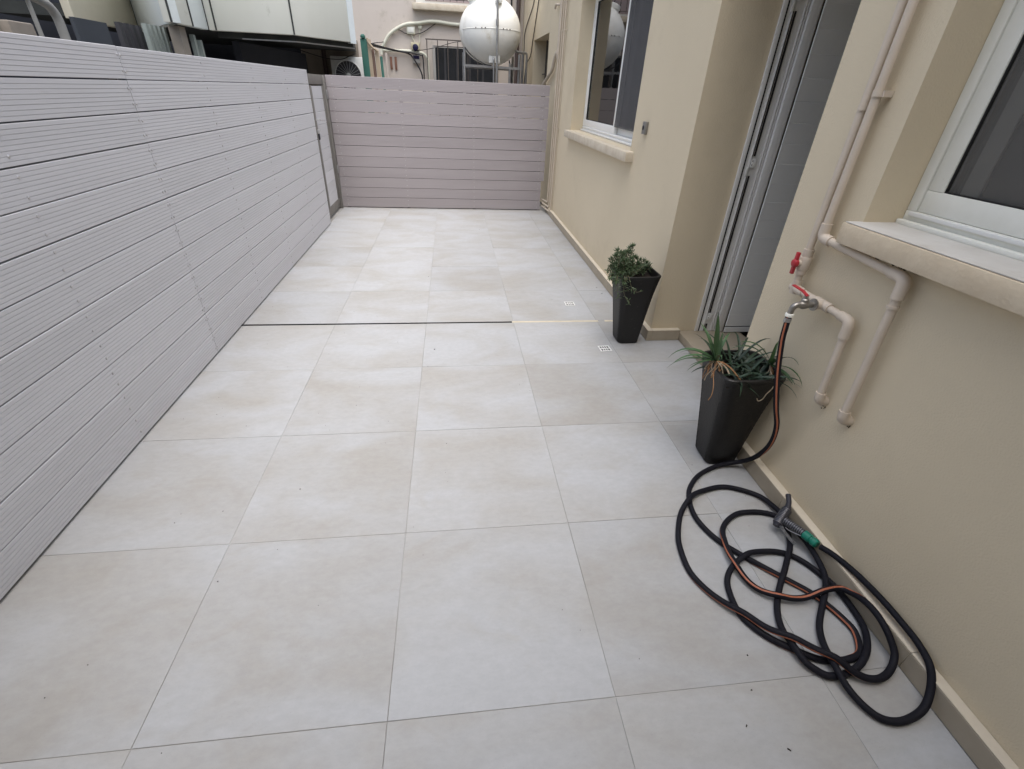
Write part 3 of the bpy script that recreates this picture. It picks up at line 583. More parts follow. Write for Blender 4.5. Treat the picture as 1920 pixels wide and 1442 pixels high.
# ================================================================== PLANTERS
def planter(cx, cy, top_off, rz, label):
    t = thing('planter', label, 'planter', (cx, cy, 0.0), 'tall black woven planters')
    H = 0.482; NR, NS = 40, 96
    def half(f): return 0.067+0.047*f+0.010*f**5
    def ring(h, zz, k, weave):
        out = []
        for s in range(NS):
            a = 2*math.pi*(s+0.5)/NS; c, d = math.cos(a), math.sin(a); e = 0.16
            x = math.copysign(abs(c)**(2*e), c); y = math.copysign(abs(d)**(2*e), d); m = max(abs(x), abs(y)); 
            w_ = weave*(1 if (k+s//2) % 2 else -1)
            q = h+w_
            f = zz/H; out.append((x*q+top_off[0]*f, y*q+top_off[1]*f, zz))
        return out
    vs = []; fs = []; R = 0
    def push(r): 
        nonlocal R
        vs.extend(r)
        if R:
            for s in range(NS): a = (R-1)*NS+s; b = (R-1)*NS+(s+1) % NS; fs.append((a, b, b+NS, a+NS))
        R += 1
    push(ring(half(0)-0.012, 0.0, 0, 0)); push(ring(half(0)-0.003, 0.004, 0, 0))
    for k in range(NR+1):
        f = k/NR; push(ring(half(f), 0.012+f*(H-0.026), k, 0.0016))
    push(ring(half(1)+0.0025, H-0.010, 0, 0)); push(ring(half(1)+0.003, H-0.004, 0, 0)); push(ring(half(1)-0.001, H, 0, 0)); push(ring(half(1)-0.008, H-0.001, 0, 0)); push(ring(half(1)-0.011, H-0.008, 0, 0)); push(ring(half(1)-0.014, H-0.045, 0, 0))
    fs.append(tuple(range(NS-1, -1, -1)))
    me = mesh_from('pot_wall', MB().add(vs, fs), 'wicker_black', smooth=True); link('pot_wall', me, t)
    vs = []; n = 14; fs = []
    hh = half(1)-0.0142
    for i in range(n):
        for j in range(n): vs.append((-hh+2*hh*i/(n-1)+top_off[0], -hh+2*hh*j/(n-1)+top_off[1], H-0.042+random.uniform(-0.006, 0.008)))
    for i in range(n-1):
        for j in range(n-1): a = i*n+j; fs.append((a, a+n, a+n+1, a+1))
    me = mesh_from('soil', MB().add(vs, fs), 'soil', smooth=True); link('soil', me, t)
    t.rotation_euler = (0, 0, rz)
    return t
planter(1.912, -0.292, (-0.026, -0.034), 0.02, 'tall black woven planter at the recess corner holding the small leaved succulent')
planter(1.952, -1.462, (-0.020, -0.012), -0.02, 'tall black woven planter holding the strap leaved plant beside the hose')
# ---- blades
def blade(p0, d, L, wd, droop, n=9, twist=0.0, bendside=(0, 0, 0)):
    p = Vector(p0); d = Vector(d).normalized(); vs = []; fs = []; st = L/n
    for i in range(n+1):
        f = i/n; w_ = wd*(0.75+0.5*f if f < 0.35 else 0.925*(1-((f-0.35)/0.65)**1.8))*0.5+0.0003
        sd_ = d.cross(Vector((0, 0, 1)))
        if sd_.length < 0.05: sd_ = Vector((1, 0, 0))
        sd_.normalize(); nm = sd_.cross(d).normalized(); sd_ = (sd_*math.cos(twist*f)+nm*math.sin(twist*f)).normalized(); nm = sd_.cross(d).normalized()
        vs += [p-sd_*w_+nm*w_*0.35, p, p+sd_*w_+nm*w_*0.35]
        p = p+d*st; d = (d+Vector((0, 0, -droop*st*(0.4+1.8*f)))+Vector(bendside)*st).normalized()
    for i in range(n): 
        for k in range(2): a = i*3+k; fs.append((a, a+1, a+4, a+3))
    return MB().add(vs, fs)
pl = thing('strap_leaved_plant', 'untidy strap leaved plant with dry hanging roots spilling over the planter rim', 'plant', (1.935, -1.47, 0.445))
C1, C2 = Vector((1.800, -1.490, 0.512)), Vector((2.022, -1.510, 0.500))
spec = [(C1, (-.55,.35,.30), .19, .011, 7), (C1, (-.5,.05,.22), .17, .010, 6), (C1, (-.7,.20,.10), .18, .010, 5), (C1, (.02,.35,1), .17, .016, 1.5), (C1, (-.12,.5,.62), .15, .013, 3), (C1, (-.15,-.35,.5), .12, .010, 7), (C1, (-.5,-.15,.05), .13, .009, 4),
        (C1, (.10,.25,.8), .11, .012, 3), (C1, (-.3,.25,.55), .13, .012, 5), (C1, (.3,.3,.5), .14, .010, 5), (C1, (-.4,.5,.2), .15, .010, 6), (C1, (-.25,.1,.7), .09, .012, 4), (C1, (-.75,-.05,.05), .11, .009, 4),
        (C2, (.15,-.50,.30), .15, .009, 8), (C2, (.10,-.55,.12), .13, .009, 4), (C2, (-.30,.1,.42), .16, .010, 6), (C2, (.0,.05,1), .085, .012, 2), (C2, (.05,-.35,.55), .13, .008, 9), (C2, (-.5,.05,.55), .19, .009, 5), (C2, (.2,.25,.5), .10, .009, 6), (C2, (-.2,-.3,.5), .10, .009, 7), (C2, (.12,-.45,-.02), .11, .009, 3)]
for (c, d, L, wd, dr) in spec:
    part('leaf', blade(c+Vector((random.uniform(-.006,.006), random.uniform(-.006,.006), random.uniform(-.004,.004))), d, L*1.08, wd*1.45, dr*1.35, twist=random.uniform(-.5,.5)), 'leaf_blade', pl, smooth=True)
for i in range(95):
    x = 1.932+random.uniform(-.085, .085); y = -1.474+random.uniform(-.085, .095); a = random.uniform(0, 6.28); e = random.uniform(.15, 1.0)
    part('leaf', blade((x, y, .440+random.uniform(0, .02)), (math.cos(a), math.sin(a), e), random.uniform(.07, .17), random.uniform(.009, .015), random.uniform(4, 11), twist=random.uniform(-.8,.8)), 'leaf_deep', pl, smooth=True)
for (c, d, L, wd, dr) in [((1.93,-1.43,.46), (.55,.15,.75), .21, .008, 7), ((1.94,-1.42,.46), (.45,.5,.75), .17, .008, 8), ((1.91,-1.40,.46), (-.35,.5,.75), .17, .008, 7), ((1.96,-1.41,.46), (.1,.6,.8), .16, .009, 8), ((1.90,-1.45,.46), (-.1,.55,.95), .15, .008, 6), ((1.95,-1.45,.46), (.7,-.05,.65), .17, .008, 6)]:
    part('leaf', blade(c, d, L, wd*1.5, dr), 'leaf_deep', pl, smooth=True)
def root(pts, r, m): part('root', MB().tube(catmull(pts, 0.006), r, 6), m, pl, smooth=True)
for i in range(13):
    a = random.uniform(2.2, 5.6); l = random.uniform(.02, .055); e = C1+Vector((math.cos(a)*l*0.8, math.sin(a)*l*.8, -random.uniform(.02, .06)))
    root([C1, C1.lerp(e, .5)+Vector((random.uniform(-.012,.012), random.uniform(-.012,.012), .012)), e, e+Vector((random.uniform(-.012,.012), random.uniform(-.008,.006), -random.uniform(.008,.035)))], random.uniform(.0012, .0030), 'dry_root' if i % 3 else 'pale_root')
for i in range(6):
    a = random.uniform(0, 6.28); e = C2+Vector((math.cos(a)*.02, math.sin(a)*.02-.006, -.04-random.random()*.03))
    root([C2, C2.lerp(e, .5)+Vector((.006, -.008, .0)), e, e+Vector((random.uniform(-.01,.01), -.008, -.02))], .0022, 'dry_root' if i % 2 else 'pale_root')
root([C2+Vector((-.004,-.02,-.02)), (2.012,-1.562,.462), (1.995,-1.598,.45), (1.975,-1.603,.425), (1.968,-1.602,.400), (1.952,-1.602,.392), (1.943,-1.602,.404)], .0018, 'pale_root')
root([(2.012,-1.562,.462), (2.010,-1.594,.44), (2.016,-1.600,.425)], .0016, 'pale_root')
root([C1+Vector((.02,-.01,.0)), (1.845,-1.53,.50), (1.868,-1.56,.475), (1.878,-1.575,.462)], .0028, 'dry_root'); root([C1+Vector((.01,-.02,0)), (1.832,-1.52,.497), (1.84,-1.545,.478)], .0030, 'pale_root')
root([(1.775,-1.53,.49), (1.765,-1.575,.455), (1.760,-1.59,.42), (1.752,-1.59,.395)], .0016, 'dry_root')
# ---- succulent
su = thing('succulent_plant', 'bushy green succulent with small pointed leaves trailing over its planter', 'plant', (1.86, -0.30, 0.445))
stems = MB(); lv = MB()
def sleaf(p, d, L, wd):
    d = Vector(d).normalized(); ref = Vector((0, 0, 1)) if abs(d.z) < .9 else Vector((1, 0, 0)); s_ = d.cross(ref).normalized(); n_ = s_.cross(d).normalized(); p = Vector(p)
    a = p; b = p+d*L*.5; c = p+d*L+n_*L*.12
    lv.add([a, b-s_*wd/2, b+n_*wd*.3, b+s_*wd/2, b-n_*wd*.3, c], [(0,1,2),(0,2,3),(0,4,1),(0,3,4),(1,5,2),(2,5,3),(1,4,5),(4,3,5)])
def sprig(pts, dens=1.0, tip=True):
    P_ = catmull(pts, 0.006); stems.tube([tuple(p) for p in P_], [0.0020-0.0008*i/len(P_) for i in range(len(P_))], 5); n = len(P_)
    for i in range(max(1, n//3), n, 2):
        if random.random() > dens: continue
        T = Vector(P_[i]-P_[i-1]).normalized(); a0 = random.uniform(0, 6.28)
        for k in range(2):
            a = a0+math.pi*k; u = T.cross(Vector((0.3, 0.5, 1))).normalized(); q = T.cross(u)
            sleaf(P_[i], (u*math.cos(a)+q*math.sin(a))+T*0.55, random.uniform(.020, .032), random.uniform(.0075, .0100))
    if tip:
        T = Vector(P_[-1]-P_[-2]).normalized(); u = T.cross(Vector((0.3, 0.5, 1))).normalized(); q = T.cross(u)
        for k in range(9):
            a = 2*math.pi*k/9*2.3; e = 0.25+0.9*(k/9); sleaf(P_[-1], (u*math.cos(a)+q*math.sin(a))*(1.15-e*.8)+T*e, random.uniform(.024, .034), .0092)
base_z = .445
tips = [((1.873,-.25,.600)), ((1.855,-.24,.585)), ((1.765,-.30,.588)), ((1.80,-.27,.565)), ((1.835,-.28,.575)), ((1.722,-.35,.512)), ((1.735,-.30,.535)), ((1.745,-.36,.53)), ((1.78,-.38,.555)), ((1.81,-.36,.545)), ((1.84,-.35,.54)), ((1.86,-.31,.545)), ((1.80,-.32,.57)), ((1.77,-.26,.54)), ((1.90,-.26,.53)), ((1.92,-.28,.525)), ((1.945,-.27,.518)), ((1.955,-.30,.515)), ((1.895,-.33,.515)), ((1.93,-.33,.51)), ((1.88,-.22,.55)), ((1.74,-.40,.495)), ((1.77,-.43,.50)), ((1.815,-.42,.515)), ((1.85,-.40,.51)), ((1.73,-.37,.47)), ((1.975,-.29,.503)), ((1.79,-.24,.55)), ((1.83,-.23,.555))]
for tpt in tips+[(x+random.uniform(-.02,.02), y+random.uniform(-.02,.02), z-random.uniform(.015,.045)) for (x, y, z) in tips]:
    b = Vector((1.79+(tpt[0]-1.79)*.5+random.uniform(-.02,.02), -.32+(tpt[1]+.32)*.4+random.uniform(-.02,.02), base_z)); e = Vector(tpt); m = b.lerp(e, .55)+Vector((random.uniform(-.02,.02), random.uniform(-.02,.02), .008))
    sprig([b, m, e])
for pts in ([(1.80,-.40,.47), (1.80,-.452,.487), (1.812,-.468,.45), (1.835,-.462,.41), (1.862,-.463,.395), (1.89,-.463,.402)], [(1.78,-.40,.47), (1.775,-.452,.485), (1.775,-.468,.44), (1.785,-.464,.39), (1.805,-.461,.355), (1.83,-.459,.335), (1.828,-.458,.315)], [(1.79,-.41,.47), (1.79,-.455,.48), (1.782,-.467,.45), (1.79,-.465,.42), (1.815,-.463,.40)], [(1.76,-.39,.47), (1.742,-.43,.478), (1.738,-.448,.44), (1.75,-.455,.39), (1.76,-.452,.36)]):
    sprig(pts, 0.45, tip=False)
for pts in ([(1.77,-.38,.47), (1.742,-.42,.482), (1.735,-.45,.46)], [(1.75,-.36,.47), (1.72,-.38,.487), (1.712,-.40,.465)], [(1.80,-.41,.47), (1.79,-.45,.484), (1.775,-.47,.46)]): sprig(pts, 1.0)
part('stems', stems, 'stem', su, smooth=True, kind='stuff'); part('leaves', lv, 'leaf_succulent', su, kind='stuff')

# ================================================================== SLATTED FENCES
PH = 0.1215; NP = 12; Z0 = 0.010
def plank_profile(h, th=0.022, n=8):
    """ribbed front: list of (depth from face, height)"""
    pr = [(0.0015, 0.0)]; p_ = h/n
    for k in range(n):
        a = k*p_; pr += [(0.0, a+0.0016)] if k == 0 else []
        if k < n-1: pr += [(0.0, a+p_-0.0020), (0.0019, a+p_-0.0013), (0.0019, a+p_-0.0002), (0.0, a+p_+0.0006)]
    pr += [(0.0, h-0.0016), (0.0015, h), (th, h), (th, 0.0)]
    return pr
def plank_mesh(length, axis, sgn, h, m):
    """axis 'y': face looks +x; axis 'x': face looks -y"""
    pr = plank_profile(h); n = len(pr); vs = []
    for e in (-length/2, length/2):
        for d, z in pr: vs.append((-sgn*d, e, z) if axis == 'y' else (e, sgn*d, z))
    fs = [(i, (i+1) % n, (i+1) % n+n, i+n) for i in range(n)]+[tuple(range(n-1, -1, -1)), tuple(range(n, 2*n))]
    me = mesh_from('plank', MB().add(vs, fs), m); return me
def screws(mb, pos, nrm, k=1.0):
    for p in pos: mb.lathe([(0.0062*k, 0.0), (0.0062*k, 0.0014*k), (0.0040*k, 0.0036*k), (0.0008, 0.0042*k)], p, nrm, 7)
# left fence
lf = thing('slat_fence', 'long pale grey fence of ribbed horizontal planks along the left side', 'fence', (FX, 0, 0))
gaps = [0.0044+random.uniform(-0.0008, 0.0010) for _ in range(NP)]
for (y0, y1) in ((-4.50, -0.3915), (-0.3895, 2.722)):
    for k in range(NP):
        h = PH-gaps[k]; key = ('L', round(y1-y0, 3), round(h, 5))
        if key not in cache: cache[key] = plank_mesh(y1-y0, 'y', 1, h, 'wpc_cool')
        link('plank', cache[key], lf, Vector((FX+random.uniform(-.0004,.0004), (y0+y1)/2, Z0+k*PH))-wloc(lf), (random.gauss(0, .00018), random.gauss(0, .0018), random.gauss(0, .0002)))
posts = [-4.3, -3.55, -2.76, -1.97, -1.18, -0.39, 0.39, 1.18, 1.97, 2.66]
for y in posts: part('post', MB().box(FX-0.066, FX-0.026, y-0.02, y+0.02, -0.02, 1.44), 'steel_post', lf)
part('gap_shade_sheet', MB().box(FX-0.072, FX-0.068, -4.49, 2.70, 0.0, 1.425), 'shade_dark', lf)  # added dark sheet, paints the shade seen through the plank gaps
ps = []
for y in posts:
    for k in range(NP):
        for dz in (0.030, 0.088):
            for dy in ((-0.011, 0.011) if abs(y+0.39) < 0.01 else (0.0,)): ps.append((FX-0.0002, y+dy+random.gauss(0, .0015), Z0+k*PH+dz+random.gauss(0, .002)))
mb = MB(); screws(mb, ps, (1, 0, 0)); part('screws', mb, 'screw', lf, kind='stuff')
# back fence
bf = thing('slat_fence', 'mauve grey fence of ribbed horizontal planks closing the far end', 'fence', (0.7, BY, 0))
for k in range(NP):
    x0, x1 = -0.606, (1.972 if k < 3 else 2.004)
    h = 0.1195-0.0044-random.uniform(0, .0016); key = ('B', x1, round(h, 5))
    cache[key] = plank_mesh(x1-x0, 'x', 1, h, 'wpc_warm')
    link('plank', cache[key], bf, Vector(((x0+x1)/2, BY+random.uniform(-.0008,.0008), Z0+k*0.1195))-wloc(bf), (random.gauss(0, .004), random.gauss(0, .0003), 0))
bp_ = [-0.54, 0.225, 1.086, 1.93]
for x in bp_: part('post', MB().box(x-0.02, x+0.02, BY+0.026, BY+0.066, -0.02, 1.42), 'steel_post', bf)
part('gap_shade_sheet', MB().box(-0.57, 1.965, BY+0.068, BY+0.071, 0.0, 1.03), 'shade_dark', bf)  # added dark sheet for the shade in the lower gaps
ps = [(x+random.gauss(0, .0015), BY+0.0002, Z0+k*0.1195+dz) for x in bp_ for k in range(NP) for dz in (0.03, 0.088)]
mb = MB(); screws(mb, ps, (0, -1, 0), 0.62); part('screws', mb, 'screw', bf, kind='stuff')
# gate in the corner
gt = thing('gate', 'narrow plank gate in a grey steel frame between the two fences', 'gate', (-0.64, 3.2, 0))
GX = -0.625
part('gate_post', MB().box(GX-0.05, GX+0.017, 3.535, 3.597, -0.02, 1.435), 'steel_post', gt, bev=0.002)
part('gate_post', MB().box(GX-0.05, GX, 2.735, 2.785, -0.02, 1.44), 'steel_post', gt, bev=0.002)
part('header', MB().box(GX-0.045, GX-0.002, 2.786, 3.534, 1.345, 1.435), 'steel_post', gt, bev=0.002)
part('bottom_rail', MB().box(GX-0.045, GX-0.002, 2.90, 3.530, 0.030, 0.125), 'steel_post', gt, bev=0.002)
part('stile', MB().box(GX-0.045, GX-0.004, 3.455, 3.530, 0.1255, 1.335), 'steel_post', gt, bev=0.002)
part('stile', MB().box(GX-0.045, GX+0.004, 2.905, 2.965, 0.1255, 1.335), 'steel_post', gt, bev=0.002)
for k in range(10):
    h = PH-0.0045; key = ('G', k)
    if 'G' not in cache: cache['G'] = plank_mesh(0.485, 'y', 1, h, 'wpc_cool')
    link('plank', cache['G'], gt, Vector((GX-0.006, 3.2105, 0.127+k*0.1205))-wloc(gt))
mb = MB(); mb.tube([(GX+0.0, 2.945, 1.025), (GX+0.045, 2.945, 1.025)], 0.008, 10); mb.tube([(GX+0.045, 2.94, 1.025), (GX+0.047, 3.10, 1.010)], 0.0075, 10); part('handle', mb, 'chrome', gt, smooth=True)
part('lock', MB().box(GX+0.0045, GX+0.020, 2.915, 2.96, 0.895, 0.935), 'chrome', gt, bev=0.003); part('lock_case', MB().box(GX+0.0045, GX+0.017, 2.92, 2.96, 0.835, 0.893), 'gun_dark', gt, bev=0.003)
for zc in (1.25, 0.46): part('hinge', MB().box(GX+0.0175, GX+0.030, 3.538, 3.586, zc-0.045, zc+0.045), 'galvanised', gt, bev=0.003)

# ================================================================== DETAILS ON THE RIGHT WALL NEAR THE BACK FENCE
for (off, y, zb, lab) in ((0.0, 3.27, 0.045, 'outermost beige wall conduit, elbowed into the back fence corner'), (0.0, 3.385, 0.085, 'middle one of the three beige wall conduits beside the back fence'), (0.0, 3.50, 0.125, 'beige wall conduit closest to the back fence planks')):
    t = thing('conduit', lab, 'conduit', (RX-0.014, y, 0), 'wall conduits by the back fence')
    mb = MB(); x = RX-0.026; mb.tube(arc_path([(x, y, 3.0), (x, y-.003, zb), (x-0.055, 3.66, zb+0.012)], 0.02), 0.0105, 12); part('pipe_run', mb, 'pipe_old', t, smooth=True)
    for zc in (1.01, 1.95, 2.2): 
        mb = MB(); mb.tube([(x, y, zc-.006), (x, y, zc+.006)], 0.0135, 12); mb.box(x, RX-0.001, y-.022, y-.013, zc-.006, zc+.006); part('pipe_clip', mb, 'pipe_old', t, smooth=True)
t = thing('conduit', 'beige flexible conduit bending off the wall over the back fence', 'conduit', (RX-0.02, 3.7, 1.45))
mb = MB(); mb.tube(catmull([(RX-.016,3.57,2.5),(RX-.016,3.58,1.82),(RX-.022,3.64,1.765),(RX-.030,3.72,1.70),(RX-.034,3.80,1.60),(RX-.036,4.02,1.54),(RX-.038,4.28,1.47),(RX-.04,4.5,1.40)], .02), 0.020, 12); part('pipe_run', mb, 'pipe_old', t, smooth=True)
part('cap', MB().box(RX-.034, RX-.001, 3.555, 3.60, 1.70, 1.80), 'pipe_old', t, bev=0.006)
t = thing('pipe_bracket', 'small beige hook bracket high on the wall above the back fence', 'bracket', (RX, 3.78, 2.2))
mb = MB(); mb.tube(arc_path([(RX+.002,3.70,2.215),(RX-.03,3.70,2.215),(RX-.03,3.86,2.235),(RX-.03,3.90,2.20)], .02), 0.012, 10); part('hook', mb, 'pipe_old', t, smooth=True)
tb = thing('doorbell', 'small grey metal doorbell box on the beige wall between window and recess', 'doorbell', (RX, 0.415, 1.16))
part('box', MB().box(RX-0.020, RX-0.001, 0.385, 0.445, 1.158, 1.232), 'bell_metal', tb, bev=0.003); mb = MB(); mb.lathe([(0.014, 0), (0.014, 0.003), (0.011, 0.004)], (RX-0.0201, 0.421, 1.195), (-1, 0, 0), 16); part('button', mb, 'gun_dark', tb, smooth=True)

# ================================================================== BEHIND THE BACK FENCE
FY = 7.0
ab = thing('apartment_building', 'old stained beige apartment facade behind the back fence', 'building', (0.3, FY, 0))
part('wall', wall_with_openings(0, 0.3, 0, 1, 0, 1, []) if False else MB().box(-1.66, RX-0.002, FY, FY+0.3, 0.0, 6.0), 'facade', ab)
part('brown_wall', MB().box(-1.64, -0.72, FY-0.06, FY-0.001, 0.0, 1.98), 'facade_brown', ab)
# lower barred window
wn = part('window', MB().box(0.53, 1.66, FY-0.035, FY-0.001, 0.95, 1.975), 'window_grey', ab, bev=0.004, label='dark barred ground floor window behind the water tank')
part('pane', MB().box(0.575, 1.62, FY-0.040, FY-0.0355, 0.98, 1.945), 'dark_pane', wn)
for x in (0.72, 0.93, 1.15, 1.38): part('curtain_fold', MB().box(x, x+0.035, FY-0.046, FY-0.041, 0.98, 1.94), 'grille_dark', wn)
gr = thing('window_grille', 'rusty iron bar grille standing off the dark ground floor window', 'grille', (0.45, FY-0.12, 0.9))
for x in (0.44, 0.62, 0.79, 0.96, 1.13, 1.30): part('bar', MB().bar((x, FY-.14, 0.9), (x, FY-.14, 2.04 if x < 0.5 else 2.035), .014, .014), 'rusty_iron', gr)
part('rail', MB().bar((0.42, FY-.14, 2.045), (1.75, FY-.14, 2.05), .016, .016), 'rusty_iron', gr); part('rail', MB().bar((0.55, FY-.126, 1.955), (1.72, FY-.126, 1.96), .012, .012), 'rusty_iron', gr)
part('stay', MB().bar((0.44, FY-.14, 2.03), (0.44, FY, 2.03), .012, .012), 'rusty_iron', gr)
# upper window with sill
wn = part('window', MB().box(0.29, 1.25, FY-0.03, FY-0.001, 2.525, 3.7), 'pvc_white', ab, bev=0.004, label='upper barred window over a mossy stone sill')
part('pane', MB().box(0.44, 1.20, FY-0.034, FY-0.0305, 2.56, 3.6), 'pink_blind', wn)
for x in (0.52, 0.63, 0.74, 0.85, 0.96, 1.07): part('bar', MB().bar((x, FY-.10, 2.56), (x, FY-.10, 3.6), .010, .010), 'rusty_iron', wn)
part('bar', MB().bar((0.42, FY-.10, 2.585), (1.2, FY-.10, 2.585), .010, .010), 'rusty_iron', wn)
part('window_sill', MB().box(0.235, 1.27, FY-0.13, FY-0.001, 2.435, 2.52), 'marble_sill', wn, bev=0.006)
# downpipe in the corner
t = thing('downpipe', 'dark brown downpipe in the corner beside the water tank', 'pipe', (1.985, FY-.05, 0)); mb = MB(); mb.tube([(1.985, FY-.06, 0), (1.985, FY-.06, 6)], .035, 12); part('pipe_run', mb, 'downpipe_brown', t, smooth=True)
t = thing('downpipe', 'thin black pipe on the old facade, just left of the corner downpipe', 'pipe', (1.86, FY-.03, 0)); mb = MB(); mb.tube([(1.87, FY-.03, 1.9), (1.87, FY-.03, 6)], .014, 8); part('pipe_run', mb, 'cable_black', t, smooth=True)
# conduits, boxes, cables on the facade
def tubething(name, pts, r, m, label, cat, group=None, step=.03, n=10):
    o = part(name, MB().tube(catmull(pts, step), r, n), m, smooth=True); return tag(o, label, cat, group)
cy = FY-.05
tubething('white_conduit', [(-.33,cy,1.80),(-.317,cy,1.881),(-.263,cy,1.972),(-.182,cy,2.078),(-.041,cy,2.171),(.113,cy,2.235),(.317,cy,2.26),(.495,cy,2.29),(.673,cy,2.291),(.895,cy,2.274),(1.3,cy,2.275)], .026, 'conduit_white', 'thick white conduit arching over the old facade to the tank', 'conduit')
tubething('white_conduit', [(-.30,cy,1.865),(-.158,cy,1.866),(.111,cy,1.871),(.291,cy,1.864),(.398,cy,1.831),(.440,cy,1.765),(.446,cy,1.65),(.446,cy,1.0)], .022, 'conduit_white', 'white conduit bending down beside the barred ground floor window', 'conduit')
t = thing('junction_box', 'white louvred junction box hanging under the arched conduit', 'junction box', (.18, FY, 2.1))
part('box', MB().prism([(.112,FY-.05),(.252,FY-.05),(.252,FY-.001),(.112,FY-.001)], 2.105, 2.215), 'conduit_white', t, bev=.012); part('cover', MB().box(.132, .232, FY-.056, FY-.0505, 2.125, 2.20), 'pvc_dirty', t, bev=.003)
t = thing('wall_lamp', 'small yellowed floodlight with a round dark lens on the facade', 'lamp', (.245, FY, 1.88))
part('housing', MB().box(.174, .315, FY-.09, FY-.001, 1.885, 1.992), 'box_yellow', t, bev=.01); mb = MB(); mb.lathe([(.048, 0), (.048, .012), (.04, .016)], (.246, FY-.0905, 1.925), (0, -1, 0), 20); part('lens', mb, 'lens_dark', t, smooth=True)
tubething('white_cable', [(.19,FY-.02,2.10),(.205,FY-.02,2.05),(.235,FY-.02,2.0)], .008, 'conduit_white', 'white lead from the junction box down to the floodlight', 'cable', n=6)
tubething('white_cable', [(.325,FY-.02,2.20),(.325,FY-.02,2.08),(.315,FY-.02,1.99),(.295,FY-.02,1.965)], .008, 'conduit_white', 'white lead looping from the round rose down to the floodlight', 'cable', n=6)
t = thing('cable_rose', 'small round white cable rose under the arched conduit', 'junction box', (.33, FY, 2.2)); mb = MB(); mb.lathe([(.035, 0), (.035, .03), (.02, .04)], (.335, FY-.001, 2.215), (0, -1, 0), 16); part('rose', mb, 'conduit_white', t, smooth=True)
cb = FY-.12
tubething('black_cable', [(-.42,5.6,1.86),(-.2,6.6,1.865),(.109,cb,1.835),(.20,cb,1.77),(.27,cb,1.67),(.318,cb,1.582),(.34,cb,1.489),(.34,cb,1.2)], .012, 'cable_black', 'black cable sagging from the leaning boards down the facade', 'cable', n=6)
tubething('black_cable', [(-.40,5.6,1.88),(-.114,6.7,1.865),(.20,cb,1.842),(.333,cb,1.815),(.365,cb,1.76),(.37,cb,1.2)], .012, 'cable_black', 'black cable turning down beside the white bent conduit', 'cable', n=6)
tubething('black_cable', [(-.40,5.7,1.86),(-.33,6.4,1.93),(-.27,FY-.03,1.99),(-.05,FY-.03,2.15),(.113,FY-.03,2.11),(.35,FY-.03,2.13),(.6,FY-.03,2.27)], .006, 'cable_black', 'thin black wire slung across the facade behind the junction box', 'cable', n=6)
tubething('black_cable', [(.20,FY-.06,1.87),(.55,FY-.16,1.925),(.9,FY-.16,2.02),(1.1,FY-.16,2.04)], .005, 'cable_black', 'thin black wire running from the floodlight to the window grille', 'cable', n=6)
tubething('black_cable', [(RX-.012,5.70,2.60),(RX-.012,5.85,2.45),(RX-.012,6.62,2.2),(RX-.012,6.66,1.9),(RX-.012,6.66,1.3)], .007, 'cable_black', 'thin black cable hanging on the beige wall nearer the corner downpipe', 'cable', n=6)
tubething('black_cable', [(RX-.012,5.25,2.6),(RX-.012,5.32,2.45),(RX-.012,5.70,2.02),(RX-.012,5.87,1.84),(RX-.02,6.30,1.70),(RX-.03,6.4,1.3)], .007, 'cable_black', 'thin black cable hanging on the beige wall beside the far window', 'cable', n=6)
t = thing('meter_box', 'small grey box with a dark screen fixed low on the facade', 'meter box', (.25, FY, 1.7))
part('box', MB().box(.185, .31, FY-.06, FY-.001, 1.70, 1.82), 'window_grey', t, bev=.004); part('display', MB().box(.195, .30, FY-.066, FY-.0605, 1.765, 1.815), 'lens_dark', t)
for (x, z0, l) in ((-.186, 1.60, 'rusty brown wall bracket on the facade, the one nearer the thin beige pole'), (-.107, 1.595, 'rusty brown wall bracket on the facade, the one nearer the meter box')): tag(part('wall_bracket', MB().box(x-.018, x+.018, FY-.025, FY-.001, z0, 1.78), 'rust_brown', bev=.003), l, 'bracket', 'rusty facade brackets')
tubething('thin_pole', [(-.25,FY-.10,0),(-.25,FY-.10,1.0),(-.25,FY-.10,1.83)], .02, 'facade', 'thin beige pole standing against the facade beside the leaning boards', 'pole', n=8)
# air conditioner
t = thing('air_conditioner', 'white outdoor air conditioner unit with a round fan grille', 'air conditioner', (-.87, 6.75, 0.95))
part('casing', MB().box(-1.125, -.55, 6.60, 6.86, 1.12, 1.735), 'ac_white', t, bev=.012)
c = (-.862, 6.5995, 1.475)
mb = MB(); mb.lathe([(.205, 0), (.205, .002)], c, (0, -1, 0), 40); part('fan_well', mb, 'grille_dark', t)
mb = MB(); ring = [(c[0]+.21*math.cos(a), 6.592, c[2]+.21*math.sin(a)) for a in [2*math.pi*i/40 for i in range(41)]]; mb.tube(ring, .010, 8, False); part('ring', mb, 'ac_white', t, smooth=True)
mb = MB()
for i in range(22):
    a = 2*math.pi*i/22; mb.bar((c[0]+.03*math.cos(a), 6.593, c[2]+.03*math.sin(a)), (c[0]+.21*math.cos(a+.18), 6.593, c[2]+.21*math.sin(a+.18)), .0035, .0035, (0, 1, 0))
part('grille_wires', mb, 'wire_grey', t, kind='stuff'); mb = MB(); mb.lathe([(.036, 0), (.036, .006), (.02, .01)], (c[0], 6.592, c[2]), (0, -1, 0), 20); part('hub', mb, 'ac_white', t, smooth=True)
part('bracket', MB().box(-1.08, -1.04, 6.60, 6.94, 1.08, 1.118).box(-.66, -.62, 6.60, 6.94, 1.08, 1.118), 'galvanised', t)
tubething('black_cable', [(-1.62,6.5,1.80),(-1.2,6.52,1.70),(-.95,6.54,1.69),(-.80,6.55,1.74),(-.70,6.6,1.78)], .006, 'cable_black', 'black wire slung across the front of the air conditioner', 'cable', n=6)
